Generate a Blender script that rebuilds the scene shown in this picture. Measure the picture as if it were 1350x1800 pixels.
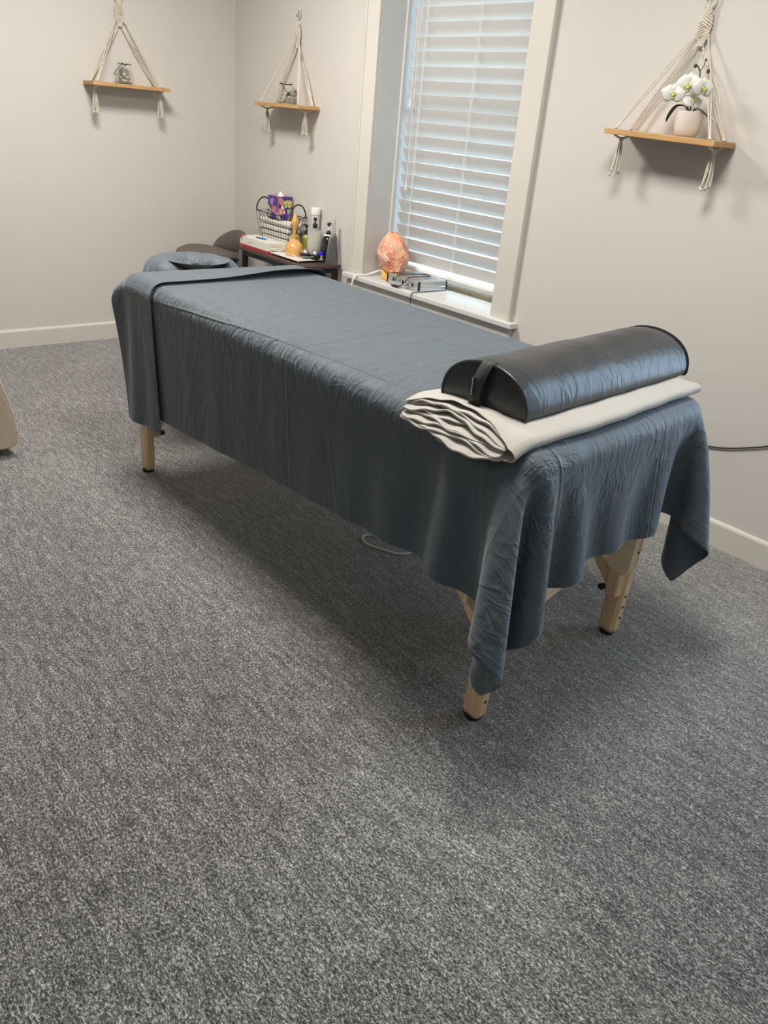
import bpy, bmesh, math, random
import numpy as np
from mathutils import Vector, Matrix

for o in list(bpy.data.objects): bpy.data.objects.remove(o)
SC = bpy.context.scene
COL = SC.collection
PI = math.pi
R_ = math.radians

# ------------------------------------------------------------ camera, world, lights, exposure
cam_d = bpy.data.cameras.new('camera')
cam_d.sensor_fit = 'HORIZONTAL'; cam_d.sensor_width = 36.0
cam_d.lens = 1407.67 * 36.0 / 1350.0
cam_d.clip_start = 0.02
cam = bpy.data.objects.new('camera', cam_d); COL.objects.link(cam)
CR = np.array([[0.6348805, 0.7680259, 0.084041], [0.3885933, -0.2234102, -0.8939145], [-0.6677739, 0.6001867, -0.4402886]])
M = Matrix.Identity(4)
for i in range(3):
    M[i][0] = CR[0][i]; M[i][1] = -CR[1][i]; M[i][2] = -CR[2][i]
M[0][3], M[1][3], M[2][3] = (5.00988, -2.9095, 1.42)
cam.matrix_world = M
SC.camera = cam

SC.view_settings.view_transform = 'Standard'
SC.view_settings.look = 'None'
SC.view_settings.exposure = 0.07
SC.view_settings.gamma = 1.0
SC.view_settings.use_curve_mapping = False

world = bpy.data.worlds.new('world'); SC.world = world; world.use_nodes = True
bg = world.node_tree.nodes['Background']
bg.inputs[0].default_value = (0.74, 0.88, 1.0, 1); bg.inputs[1].default_value = 2.2   # overcast daylight outside

ROOM = (0.0, -7.6, 0.0, 6.6, 0.0, 2.62)       # x0,y0,z0,x1,y1,z1

def area(name, loc, size, energy, color, rot=(0, 0, 0), spread=180):
    l = bpy.data.lights.new(name, 'AREA'); l.shape = 'RECTANGLE'; l.size, l.size_y = size
    l.energy = energy; l.color = color; l.spread = R_(spread)
    o = bpy.data.objects.new(name, l); o.location = loc; o.rotation_euler = rot; COL.objects.link(o); return o
CEIL_LIGHTS = [(1.60, -1.42, 63), (3.66, -1.42, 40), (5.70, -1.42, 3), (1.70, -5.2, 7), (4.95, -5.2, 7)]
for i, (lx, ly, en) in enumerate(CEIL_LIGHTS):
    area('ceiling_panel_light', (lx, ly, 2.585), (0.56, 0.56), en, (1.0, 0.945, 0.865))
# daylight through the second window of the back wall
area('daylight_second_window', (4.565, 0.62, 1.45), (1.1, 1.7), 17, (0.45, 0.70, 1.0), (R_(-90), 0, 0))
# daylight on the window behind the blind
area('daylight_back_window', (1.92, 0.62, 1.45), (1.1, 1.7), 15, (0.52, 0.78, 1.0), (R_(-90), 0, 0))

# ------------------------------------------------------------ helpers
def tag(o, label=None, cat=None, group=None, kind=None):
    if label: o['label'] = label
    if cat: o['category'] = cat
    if group: o['group'] = group
    if kind: o['kind'] = kind
    return o

def empty(name, loc=(0, 0, 0), rot=(0, 0, 0)):
    o = bpy.data.objects.new(name, None); o.location = loc; o.rotation_euler = rot
    o.empty_display_size = 0.05; COL.objects.link(o); return o

class MB:
    """collects geometry for ONE mesh object"""
    def __init__(s): s.v = []; s.f = []
    def add(s, v, f):
        b = len(s.v); s.v += [tuple(p) for p in v]; s.f += [tuple(i + b for i in q) for q in f]; return s
    def box(s, x0, y0, z0, x1, y1, z1, bev=0.0, seg=2):
        bm = bmesh.new(); bmesh.ops.create_cube(bm, size=1)
        for v in bm.verts:
            v.co = Vector(((x0 + x1) / 2 + v.co.x * (x1 - x0), (y0 + y1) / 2 + v.co.y * (y1 - y0), (z0 + z1) / 2 + v.co.z * (z1 - z0)))
        if bev: bmesh.ops.bevel(bm, geom=bm.edges[:], offset=bev, segments=seg, profile=0.5, affect='EDGES')
        bm.verts.index_update()
        s.add([v.co for v in bm.verts], [[v.index for v in f.verts] for f in bm.faces]); bm.free(); return s
    def tube(s, pts, r, n=8, closed=False, cap=True):
        pts = [Vector(p) for p in pts]; m = len(pts)
        rr = r if isinstance(r, (list, tuple)) else [r] * m
        up = Vector((0, 0, 1)); prev = None; V = []; F = []
        for i, p in enumerate(pts):
            a = pts[(i - 1) % m] if (i or closed) else p; b = pts[(i + 1) % m] if (i < m - 1 or closed) else p
            t = (b - a).normalized()
            if prev is None:
                u = t.cross(up)
                if u.length < 1e-3: u = t.cross(Vector((1, 0, 0)))
            else: u = prev - t * prev.dot(t)
            u.normalize(); prev = u; w = t.cross(u)
            for k in range(n):
                an = 2 * PI * k / n; V.append(p + (u * math.cos(an) + w * math.sin(an)) * rr[i])
        for i in range(m if closed else m - 1):
            for k in range(n):
                a = i * n + k; b = i * n + (k + 1) % n; c = ((i + 1) % m) * n + (k + 1) % n; d = ((i + 1) % m) * n + k
                F.append((a, b, c, d))
        if cap and not closed:
            F.append(tuple(range(n))[::-1]); F.append(tuple((m - 1) * n + k for k in range(n)))
        return s.add(V, F)
    def lathe(s, prof, c=(0, 0, 0), n=32):
        V = []; F = []
        for (r, z) in prof:
            for k in range(n):
                a = 2 * PI * k / n; V.append((c[0] + max(r, 1e-5) * math.cos(a), c[1] + max(r, 1e-5) * math.sin(a), c[2] + z))
        for i in range(len(prof) - 1):
            for k in range(n):
                F.append((i * n + k, i * n + (k + 1) % n, (i + 1) * n + (k + 1) % n, (i + 1) * n + k))
        return s.add(V, F)
    def ball(s, c, r, n=12, sc=(1, 1, 1)):
        pr = [(r * math.sin(PI * i / n), -r * math.cos(PI * i / n)) for i in range(n + 1)]
        b = len(s.v); s.lathe(pr, (0, 0, 0), n * 2)
        for i in range(b, len(s.v)):
            x, y, z = s.v[i]; s.v[i] = (c[0] + x * sc[0], c[1] + y * sc[1], c[2] + z * sc[2])
        return s
    def prism(s, poly, a0, a1, axis='y'):
        """poly: 2D outline; extruded along axis"""
        n = len(poly); V = []
        for a in (a0, a1):
            for (p, q) in poly:
                V.append({'y': (p, a, q), 'x': (a, p, q), 'z': (p, q, a)}[axis])
        F = [tuple(range(n)), tuple(range(n, 2 * n))[::-1]] + [(i, i + n, (i + 1) % n + n, (i + 1) % n) for i in range(n)]
        return s.add(V, F)
    def grid(s, P, closed_u=False):
        ni, nj = len(P), len(P[0]); F = []
        for i in range(ni - (0 if closed_u else 1)):
            for j in range(nj - 1):
                F.append((i * nj + j, ((i + 1) % ni) * nj + j, ((i + 1) % ni) * nj + j + 1, i * nj + j + 1))
        return s.add([p for r in P for p in r], F)
    def build(s, name, mat, parent=None, smooth=True, angle=40, bevel=0, subsurf=0, solid=0, matrix=None):
        me = bpy.data.meshes.new(name); me.from_pydata([tuple(map(float, v)) for v in s.v], [], s.f); me.validate()
        bm = bmesh.new(); bm.from_mesh(me); bmesh.ops.recalc_face_normals(bm, faces=bm.faces[:])
        if smooth:
            for f in bm.faces: f.smooth = True
            for e in bm.edges:
                if len(e.link_faces) == 2 and e.calc_face_angle(0) > R_(angle): e.smooth = False
        bm.to_mesh(me); bm.free()
        me.materials.append(mat)
        o = bpy.data.objects.new(name, me); COL.objects.link(o)
        if matrix is not None: o.matrix_local = matrix
        if parent: o.parent = parent
        if bevel:
            b = o.modifiers.new('bevel', 'BEVEL'); b.width = bevel; b.segments = 3; b.limit_method = 'ANGLE'; b.angle_limit = R_(35)
        if solid:
            b = o.modifiers.new('solid', 'SOLIDIFY'); b.thickness = solid; b.offset = 0
        if subsurf:
            b = o.modifiers.new('sub', 'SUBSURF'); b.levels = subsurf; b.render_levels = subsurf
        return o

def bez(p, n=24):
    """Catmull-Rom through control points"""
    p = [Vector(q) for q in p]; P = [p[0] * 2 - p[1]] + p + [p[-1] * 2 - p[-2]]; out = []
    seg = len(p) - 1; per = max(2, n // seg)
    for i in range(seg):
        a, b, c, d = P[i:i + 4]
        for k in range(per):
            t = k / per
            out.append(0.5 * ((2 * b) + (c - a) * t + (2 * a - 5 * b + 4 * c - d) * t * t + (3 * b - a - 3 * c + d) * t ** 3))
    out.append(p[-1]); return out

# ------------------------------------------------------------ materials
def srgb(r, g, b):
    f = lambda c: (c / 255 / 12.92) if c / 255 <= 0.04045 else ((c / 255 + 0.055) / 1.055) ** 2.4
    return (f(r), f(g), f(b), 1)

def lin(r, g, b): return (r, g, b, 1)

class NT:
    def __init__(s, name):
        s.m = bpy.data.materials.new(name); s.m.use_nodes = True; s.t = s.m.node_tree
        s.b = s.t.nodes['Principled BSDF']
    def n(s, ty, **k):
        x = s.t.nodes.new(ty)
        for a, v in k.items():
            if a == 'inp':
                for i, q in v.items(): x.inputs[i].default_value = q
            else: setattr(x, a, v)
        return x
    def l(s, a, b): s.t.links.new(a, b)
    def coord(s, kind='Object', scale=(1, 1, 1), rot=(0, 0, 0)):
        c = s.n('ShaderNodeTexCoord'); m = s.n('ShaderNodeMapping'); m.inputs['Scale'].default_value = scale; m.inputs['Rotation'].default_value = rot
        s.l(c.outputs[kind], m.inputs[0]); return m.outputs[0]
    def noise(s, vec, scale, detail=4, rough=0.5, dist=0):
        x = s.n('ShaderNodeTexNoise'); x.inputs['Scale'].default_value = scale; x.inputs['Detail'].default_value = detail
        x.inputs['Roughness'].default_value = rough; x.inputs['Distortion'].default_value = dist
        s.l(vec, x.inputs['Vector']); return x.outputs['Fac']
    def ramp(s, fac, stops):
        r = s.n('ShaderNodeValToRGB'); e = r.color_ramp.elements
        while len(e) < len(stops): e.new(0.5)
        for i, (p, c) in enumerate(stops): e[i].position = p; e[i].color = c
        s.l(fac, r.inputs[0]); return r.outputs[0]
    def math(s, op, a, b=None, clamp=False):
        x = s.n('ShaderNodeMath', operation=op, use_clamp=clamp)
        for i, q in enumerate((a, b)):
            if q is None: continue
            if isinstance(q, (int, float)): x.inputs[i].default_value = q
            else: s.l(q, x.inputs[i])
        return x.outputs[0]
    def bump(s, h, strength=0.3, dist=0.01, prev=None):
        x = s.n('ShaderNodeBump'); x.inputs['Strength'].default_value = strength; x.inputs['Distance'].default_value = dist
        s.l(h, x.inputs['Height'])
        if prev is not None: s.l(prev, x.inputs['Normal'])
        return x.outputs[0]

def simple(name, col, rough=0.5, metal=0.0, var=0.06, scale=30, bump=0.0, bscale=200, spec=None, sheen=0, coat=0, trans=0, ior=1.45, emit=None, estr=0, sss=0):
    k = NT(name); b = k.b
    v = k.coord('Object'); n = k.noise(v, scale)
    c0 = tuple(max(0, x * (1 - var)) for x in col[:3]) + (1,); c1 = tuple(min(1, x * (1 + var)) for x in col[:3]) + (1,)
    k.l(k.ramp(n, [(0.3, c0), (0.7, c1)]), b.inputs['Base Color'])
    b.inputs['Roughness'].default_value = rough; b.inputs['Metallic'].default_value = metal
    if spec is not None: b.inputs['Specular IOR Level'].default_value = spec
    if sheen: b.inputs['Sheen Weight'].default_value = sheen; b.inputs['Sheen Roughness'].default_value = 0.5
    if coat: b.inputs['Coat Weight'].default_value = coat
    if trans: b.inputs['Transmission Weight'].default_value = trans; b.inputs['IOR'].default_value = ior
    if sss: b.inputs['Subsurface Weight'].default_value = sss; b.inputs['Subsurface Scale'].default_value = 0.02
    if emit: b.inputs['Emission Color'].default_value = emit; b.inputs['Emission Strength'].default_value = estr
    if bump: k.l(k.bump(k.noise(v, bscale), bump, 0.002), b.inputs['Normal'])
    return k.m

def mat_wood(name, c0, c1, axis=0, scale=18, rough=0.5):
    k = NT(name); sc = [6, 6, 6]; sc[axis] = 0.6
    v = k.coord('Object', tuple(sc)); n = k.noise(v, scale, 6, 0.6, 1.4); n2 = k.noise(v, scale * 6, 3)
    c = k.ramp(k.math('ADD', k.math('MULTIPLY', n, 0.75), k.math('MULTIPLY', n2, 0.25)), [(0.33, c0), (0.5, tuple((a + b) / 2 for a, b in zip(c0, c1))), (0.66, c1)])
    k.l(c, k.b.inputs['Base Color']); k.b.inputs['Roughness'].default_value = rough
    k.l(k.bump(n2, 0.08, 0.001), k.b.inputs['Normal']); return k.m

def mat_cloth(name, col, rough=0.85, sheen=0.3, creases=False):
    k = NT(name); b = k.b
    uv = k.coord('UV')
    sep = k.n('ShaderNodeSeparateXYZ'); k.l(uv, sep.inputs[0]); U, V = sep.outputs[0], sep.outputs[1]
    n = k.noise(uv, 900, 2)
    c0 = tuple(x * 0.93 for x in col[:3]) + (1,); c1 = tuple(x * 1.07 for x in col[:3]) + (1,)
    k.l(k.ramp(n, [(0.35, c0), (0.65, c1)]), b.inputs['Base Color'])
    b.inputs['Roughness'].default_value = rough; b.inputs['Sheen Weight'].default_value = sheen; b.inputs['Sheen Roughness'].default_value = 0.45
    b.inputs['Specular IOR Level'].default_value = 0.6; b.inputs['Sheen Tint'].default_value = (.85, .93, 1, 1)
    # soft wrinkles : ridged noise, stretched across the table
    w1 = k.noise(k.coord('UV', (5, 1.5, 1), (0, 0, 0.12)), 1.2, 2, 0.5, 1.2)
    w2 = k.noise(k.coord('UV', (2.5, 6, 1), (0, 0, -0.3)), 1.8, 2, 0.5, 1.6)
    r1 = k.math('ABSOLUTE', k.math('SUBTRACT', w1, 0.5)); r2 = k.math('ABSOLUTE', k.math('SUBTRACT', w2, 0.5))
    h = k.math('ADD', k.math('POWER', k.math('SUBTRACT', 1.0, r1), 10), k.math('MULTIPLY', k.math('POWER', k.math('SUBTRACT', 1.0, r2), 16), 0.5))
    nb = k.bump(h, 0.30, 0.008)
    if creases:
        e1 = k.noise(k.coord('UV', (7.5, 3.0, 1), (0, 0, 0.25)), 1.3, 4, 0.6, 2.2)
        rr = k.math('POWER', k.math('SUBTRACT', 1.0, k.math('ABSOLUTE', k.math('SUBTRACT', e1, 0.5))), 9)
        d = k.math('DIVIDE', k.math('SUBTRACT', V, 0.43), 0.12); mk = k.math('SUBTRACT', 1.0, k.math('MULTIPLY', d, d), True)
        e2 = k.noise(k.coord('UV', (2.5, 8, 1), (0, 0, 0.1)), 1.3, 4, 0.6, 2.0)
        r2_ = k.math('POWER', k.math('SUBTRACT', 1.0, k.math('ABSOLUTE', k.math('SUBTRACT', e2, 0.5))), 9)
        d2 = k.math('DIVIDE', k.math('SUBTRACT', U, 2.10), 0.09); mk2 = k.math('SUBTRACT', 1.0, k.math('MULTIPLY', d2, d2), True)
        nb = k.bump(k.math('ADD', k.math('MULTIPLY', rr, mk), k.math('MULTIPLY', k.math('MULTIPLY', r2_, mk2), 0.6)), 0.5, 0.011, nb)
    if creases:
        def line(coord, val, w, amp):
            d = k.math('ABSOLUTE', k.math('SUBTRACT', k.math('ADD', coord, k.math('MULTIPLY', k.noise(uv, 5, 2), 0.012)), val))
            return k.math('MULTIPLY', k.math('SUBTRACT', 1.0, k.math('DIVIDE', d, w), True), amp)
        t = None
        for (c_, val, w, a) in ((V, creases[0], 0.006, 1.0), (V, creases[1], 0.004, -0.5), (U, creases[2], 0.006, 0.5)):
            q = line(c_, val, w, a); t = q if t is None else k.math('ADD', t, q)
        nb = k.bump(t, 1.0, 0.004, nb)
    fine = k.noise(uv, 260, 3, 0.6); nb = k.bump(fine, 0.10, 0.002, nb)
    k.l(nb, b.inputs['Normal']); return k.m

def mat_wall(name, col):
    k = NT(name); v = k.coord('Object')
    n = k.noise(v, 3.5, 3); c0 = tuple(x * 0.985 for x in col[:3]) + (1,)
    k.l(k.ramp(n, [(0.35, c0), (0.65, col)]), k.b.inputs['Base Color']); k.b.inputs['Roughness'].default_value = 0.62
    k.b.inputs['Specular IOR Level'].default_value = 0.3
    nb = k.bump(k.noise(v, 60, 5, 0.6), 0.05, 0.004); nb = k.bump(k.noise(v, 2.2, 2), 0.10, 0.02, nb)
    k.l(nb, k.b.inputs['Normal']); return k.m

def mat_carpet():
    k = NT('carpet'); co = k.n('ShaderNodeTexCoord')
    def mp(sc, rot=0):
        m = k.n('ShaderNodeMapping'); m.inputs['Scale'].default_value = sc; m.inputs['Rotation'].default_value = (0, 0, rot); k.l(co.outputs['Object'], m.inputs[0]); return m.outputs[0]
    loops = k.noise(mp((125, 230, 60), 0.0), 1.0, 3, 0.7, 0.6)
    loops2 = k.noise(mp((260, 400, 60), 0.5), 1.0, 2, 0.6)
    streak = k.noise(mp((14, 60, 1), 0.02), 1.0, 2, 0.6, 0.4)
    big = k.noise(mp((1.3, 2.0, 1)), 1.0, 3)
    s = k.math('ADD', k.math('MULTIPLY', loops, 0.62), k.math('MULTIPLY', loops2, 0.30))
    s = k.math('ADD', s, k.math('MULTIPLY', k.math('SUBTRACT', streak, 0.5), 0.16))
    s = k.math('ADD', s, k.math('MULTIPLY', k.math('SUBTRACT', big, 0.5), 0.05))
    c = k.ramp(s, [(0.36, lin(0.012, 0.013, 0.014)), (0.43, lin(0.060, 0.061, 0.062)), (0.49, lin(0.19, 0.19, 0.187)), (0.59, lin(0.60, 0.60, 0.58))])
    k.l(c, k.b.inputs['Base Color']); k.b.inputs['Roughness'].default_value = 0.95
    k.b.inputs['Specular IOR Level'].default_value = 0.1; k.b.inputs['Sheen Weight'].default_value = 0.6
    k.l(k.bump(s, 0.9, 0.006), k.b.inputs['Normal']); return k.m

def mat_emit(name, col, st):
    k = NT(name); k.b.inputs['Base Color'].default_value = lin(0.8, 0.8, 0.8)
    k.b.inputs['Emission Color'].default_value = col; k.b.inputs['Emission Strength'].default_value = st; return k.m

def drape(x0,x1,y0,y1,h,box,r,th=0.,rot=0.,pivot=(0,0),comp=(1.,1.),seed=1,steps=700,iters=3,damp=.99,noise=.004,bend=.25,fr=.6,warp=None,g=9.8,force=None,extra=()):
    """position based cloth on a rounded box; returns (ni,nj,3)"""
    ni=int(round((x1-x0)/h))+1;nj=int(round((y1-y0)/h))+1
    X,Y=np.meshgrid(np.linspace(x0,x1,ni),np.linspace(y0,y1,nj),indexing='ij')
    hx=(x1-x0)/(ni-1)*comp[0];hy=(y1-y0)/(nj-1)*comp[1]
    rng=np.random.RandomState(seed)
    Z=np.full_like(X,box[5]+th+.006)
    # smooth noise
    N=np.zeros_like(X)
    for k in range(26):
        fx,fy=rng.uniform(-26,26),rng.uniform(-9,9)
        N+=np.sin(fx*X+fy*Y+rng.uniform(0,6.28))/26**.5
    Z+=noise*(N+1.5)
    c,s=math.cos(rot),math.sin(rot)
    Xr=pivot[0]+(X-pivot[0])*c-(Y-pivot[1])*s;Yr=pivot[1]+(X-pivot[0])*s+(Y-pivot[1])*c
    P=np.stack([Xr,Yr,Z],-1)
    if warp is not None: P=warp(P)
    V=np.zeros_like(P)
    lo=np.array([box[0],box[1],box[2]]);hi=np.array([box[3],box[4],box[5]])
    ctr=(lo+hi)/2;half=(hi-lo)/2
    dg=math.hypot(hx,hy)
    cons=[]
    def add(di,dj,L,w):
        # colour so that no vertex is shared within a pass
        for a in (0,1):
            if di>0:
                per=2*di
                idx=[i for i in range(ni-di) if (i//di)%2==a]
                I=np.array(idx)
                if len(I)==0: continue
                if dj>=0: A=(I[:,None],np.arange(nj-dj)[None]);B=(I[:,None]+di,np.arange(dj,nj)[None])
                else: A=(I[:,None],np.arange(-dj,nj)[None]);B=(I[:,None]+di,np.arange(nj+dj)[None])
            else:
                J=np.array([j for j in range(nj-dj) if (j//dj)%2==a])
                if len(J)==0: continue
                A=(np.arange(ni)[:,None],J[None]);B=(np.arange(ni)[:,None],J[None]+dj)
            cons.append((A,B,L,w))
    add(1,0,hx,1.);add(0,1,hy,1.);add(1,1,dg,.35);add(1,-1,dg,.35);add(2,0,2*hx,bend);add(0,2,2*hy,bend);add(4,0,4*hx,bend*.25);add(0,4,4*hy,bend*.25)
    dt=1/360.
    def collide(P,Q,ctr=ctr,half=half,r=r,th=th,fr=fr):
        hi=ctr+half
        d=P-ctr;q=np.abs(d)-(half-r)
        qm=np.maximum(q,0);l=np.sqrt((qm**2).sum(-1))
        ins=np.minimum(q.max(-1),0)
        sd=l+ins-r-th
        m=sd<0
        # normal
        n=qm*np.sign(d);nl=np.maximum(l,1e-9)[...,None]
        n=n/nl
        deep=l<1e-8
        if deep.any():
            n[deep]=np.array([0,0,1.])
            sd2=(hi[2]+th)-P[...,2]
            sd=np.where(deep,-sd2,sd)
        push=np.where(m,-sd,0)[...,None]*n
        P2=P+push
        # friction: kill tangential motion
        dm=P2-Q;tn=dm-(dm*n).sum(-1,keepdims=True)*n
        P2=np.where(m[...,None],P2-fr*tn,P2)
        return P2
    for s_ in range(steps):
        V[...,2]-=g*dt
        V*=damp
        if force is not None: force(V,Xr,Yr,s_/steps)
        Q=P.copy()
        P=P+V*dt
        for it in range(iters):
            for A,B,L,w in cons:
                a=P[A];b=P[B];d=b-a;l=np.sqrt((d*d).sum(-1,keepdims=True))+1e-12
                e=(l-L)/l*.5*w
                if L>1.5*max(hx,hy)*1.01 : e=np.where(l<L,e,e)  # bending both ways
                d*=e;P[A]=a+d;P[B]=b-d
            if it==iters-1:
                P=collide(P,Q)
                for e_ in extra:
                    a_=np.array(e_[:3]);b_=np.array(e_[3:]);P=collide(P,Q,(a_+b_)/2,(b_-a_)/2,.015,.004,.3)
        V=(P-Q)/dt
        sp=np.sqrt((V**2).sum(-1,keepdims=True));V*=np.minimum(1,1.5/np.maximum(sp,1e-9))
    return P

# ------------------------------------------------------------ material set
M_wall = mat_wall('wall_paint', lin(0.60, 0.575, 0.545))
M_trim = simple('trim_paint', lin(0.61, 0.585, 0.54), 0.38, var=0.02, scale=4)
M_sill = simple('sill_paint', lin(0.60, 0.60, 0.585), 0.35, var=0.03, scale=9)
M_ceil = simple('ceiling_paint', lin(0.75, 0.74, 0.72), 0.9, var=0.02)
M_carpet = mat_carpet()
M_pine = mat_wood('pine_board', lin(0.40, 0.21, 0.075), lin(0.62, 0.39, 0.17), 0, 5, 0.5)
M_beech = mat_wood('beech_leg', lin(0.60, 0.41, 0.23), lin(0.74, 0.55, 0.35), 2, 6, 0.42)
M_ply = mat_wood('birch_ply', lin(0.72, 0.58, 0.40), lin(0.82, 0.69, 0.51), 1, 5, 0.45)
M_dark = mat_wood('dark_laminate', lin(0.045, 0.026, 0.020), lin(0.085, 0.052, 0.040), 0, 7, 0.35)
M_blackmetal = simple('black_metal', lin(0.012, 0.014, 0.020), 0.4, 0.3)
M_black = simple('black_plastic', lin(0.012, 0.012, 0.014), 0.35)
M_rubber = simple('black_rubber', lin(0.010, 0.010, 0.010), 0.7)
M_rope = simple('cotton_rope', lin(0.64, 0.585, 0.50), 0.9, var=0.10, scale=250, bump=0.6, bscale=500)
M_sheet = mat_cloth('slate_sheet', lin(0.050, 0.069, 0.089), 0.64, 0.34, creases=(0.455, 0.90, 1.10))
M_sheet2 = mat_cloth('slate_sheet_plain', lin(0.050, 0.069, 0.089), 0.64, 0.34)
M_white_cloth = mat_cloth('cream_sheet', lin(0.40, 0.385, 0.355), 0.9, 0.05)
M_chrome = simple('chrome', lin(0.75, 0.75, 0.76), 0.12, 1.0, var=0.02)
M_white = simple('white_plastic', lin(0.80, 0.80, 0.79), 0.35, var=0.02)
M_whitemetal = simple('white_enamel', lin(0.82, 0.81, 0.79), 0.3, var=0.02)
M_glass = simple('clear_glass', lin(0.95, 0.97, 0.96), 0.02, var=0.0, trans=1.0, ior=1.3)

# ------------------------------------------------------------ room shell
x0, y0, z0, x1, y1, z1 = ROOM
T = 0.34                                        # thick outer wall
WX0, WX1, WZ0, WZ1 = 1.418, 2.418, 0.615, 2.30   # window recess
def struct(o): return tag(o, kind='structure')
fl = MB(); fl.add([(x0 - .4, y0 - .2, 0), (x1 + .3, y0 - .2, 0), (x1 + .3, y1 + .4, 0), (x0 - .4, y1 + .4, 0)], [(0, 1, 2, 3)])
fl.add([(x0 - .4, y0 - .2, -.05), (x1 + .3, y0 - .2, -.05), (x1 + .3, y1 + .4, -.05), (x0 - .4, y1 + .4, -.05)], [(3, 2, 1, 0)])
struct(fl.build('floor', M_carpet, smooth=False))
struct(MB().box(x0 - .2, y0 - .2, z1, x1 + .2, y1 + T, z1 + .08).build('ceiling', M_ceil, smooth=False))
struct(MB().box(x0 - .15, y0 - .15, 0, x0, y1 + T, z1).build('wall_left', M_wall, smooth=False))
b = MB()
VX0, VX1 = 4.065, 5.065                         # second window, beyond the right edge of the view
b.box(x0, 0, 0, WX0, T, z1); b.box(WX1, 0, 0, VX0, T, z1); b.box(VX1, 0, 0, x1 + .15, T, z1)
for (a_, b_) in ((WX0, WX1), (VX0, VX1)):
    b.box(a_, 0, 0, b_, T, WZ0 - .03); b.box(a_, 0, WZ1, b_, T, z1)
struct(b.build('wall_back', M_wall, smooth=False))
struct(MB().box(x1, y0 - .15, 0, x1 + .15, 0, z1).build('wall_right', M_wall, smooth=False))
struct(MB().box(x0, y0 - .15, 0, x1, y0, z1).build('wall_front', M_wall, smooth=False))

def baseboard(name, mat4, length, gap=None):
    prof = [(0, 0), (-.015, 0), (-.015, .094), (-.012, .101), (-.006, .105), (0, .106)]   # (y, z)
    m = MB(); m.prism([(p, q) for p, q in prof], 0, length, 'x')
    o = m.build(name, M_trim, smooth=False); o.matrix_world = mat4; return struct(o)
baseboard('baseboard_back', Matrix.Translation((0.015, 0, 0)), x1 - 0.03)
baseboard('baseboard_left', Matrix.Translation((0, y0, 0)) @ Matrix.Rotation(PI / 2, 4, 'Z'), y1 - y0)
baseboard('baseboard_right', Matrix.Translation((x1, 0, 0)) @ Matrix.Rotation(-PI / 2, 4, 'Z'), y1 - y0)
baseboard('baseboard_front', Matrix.Translation((x1 - 0.015, y0, 0)) @ Matrix.Rotation(PI, 4, 'Z'), x1 - 0.03)

# window 1 : deep recess with casing, sill, glazed sash
w = struct(empty('window_1', (1.918, 0, WZ0)))
def wchild(m, name, mat, **k):
    o = m.build(name, mat, **k); o.parent = w; o.matrix_parent_inverse = Matrix.Translation((-1.918, 0, -WZ0)); return o
c = MB()
for a, bb in ((1.318, WX0 + .004), (WX1 - .004, 2.533)):
    c.box(a, -.020, WZ0, bb, 0, WZ1 + .10, .003)
c.box(1.318, -.020, WZ1 - .004, 2.533, 0, WZ1 + .11, .003)
for xx in (1.314, 2.523): c.box(xx, -.026, WZ0 + .002, xx + .014, -.0, WZ1 + .112, .003)
wchild(c, 'casing', M_trim, smooth=False)
c = MB(); c.box(WX0, -.0, WZ0 - .03, WX1, .30, WZ0, .0); c.box(1.275, -.048, WZ0 - .026, 2.575, .002, WZ0 + .002, .006, 3)
c.box(1.30, -.022, WZ0 - .075, 2.55, .0, WZ0 - .026, .003)
wchild(c, 'sill', M_sill, smooth=False)
c = MB(); c.box(WX0 - .0, 0, WZ0, WX0 + .006, .30, WZ1); c.box(WX1 - .006, 0, WZ0, WX1, .30, WZ1); c.box(WX0, 0, WZ1 - .006, WX1, .30, WZ1)
c.box(WX0, .150, WZ0, WX0 + .018, .172, WZ1, .003); c.box(WX1 - .018, .150, WZ0, WX1, .172, WZ1, .003)
wchild(c, 'jamb', M_sill, smooth=False)
c = MB()
for (a, bb, cc, d) in ((WX0, WX0 + .05, WZ0, WZ1), (WX1 - .05, WX1, WZ0, WZ1), (WX0, WX1, WZ0, WZ0 + .05), (WX0, WX1, WZ1 - .05, WZ1), (WX0, WX1, 1.44, 1.48)):
    c.box(a, .270, cc, bb, .305, d, .004)
wchild(c, 'sash_frame', M_white, smooth=False)
wchild(MB().box(WX0 + .04, .286, WZ0 + .04, WX1 - .04, .290, WZ1 - .04), 'pane', M_glass, smooth=False)

w2 = struct(empty('window_2', (1.918 + VX0 - WX0, 0, WZ0)))
for ch in list(w.children):
    c2_ = ch.copy(); COL.objects.link(c2_); c2_.parent = w2

# ceiling panels
for i, (lx, ly, en) in enumerate(CEIL_LIGHTS):
    p = tag(empty('ceiling_light', (lx, ly, z1)), 'square recessed ceiling light panel ' + ('over the head end of the massage table', 'over the foot end of the massage table', 'in the corner between the back and right walls', 'far behind the camera on the left', 'far behind the camera on the right')[i], 'ceiling light')
    MB().box(-.31, -.31, -.02, .31, -.285, 0).box(-.31, .285, -.02, .31, .31, 0).box(-.31, -.285, -.02, -.285, .285, 0).box(.285, -.285, -.02, .31, .285, 0).build('frame', M_white, p, smooth=False)
    MB().box(-.285, -.285, -.014, .285, .285, -.004).build('diffuser', mat_emit('panel_glow', (1.0, .93, .83, 1), 4.0), p, smooth=False)

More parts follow.
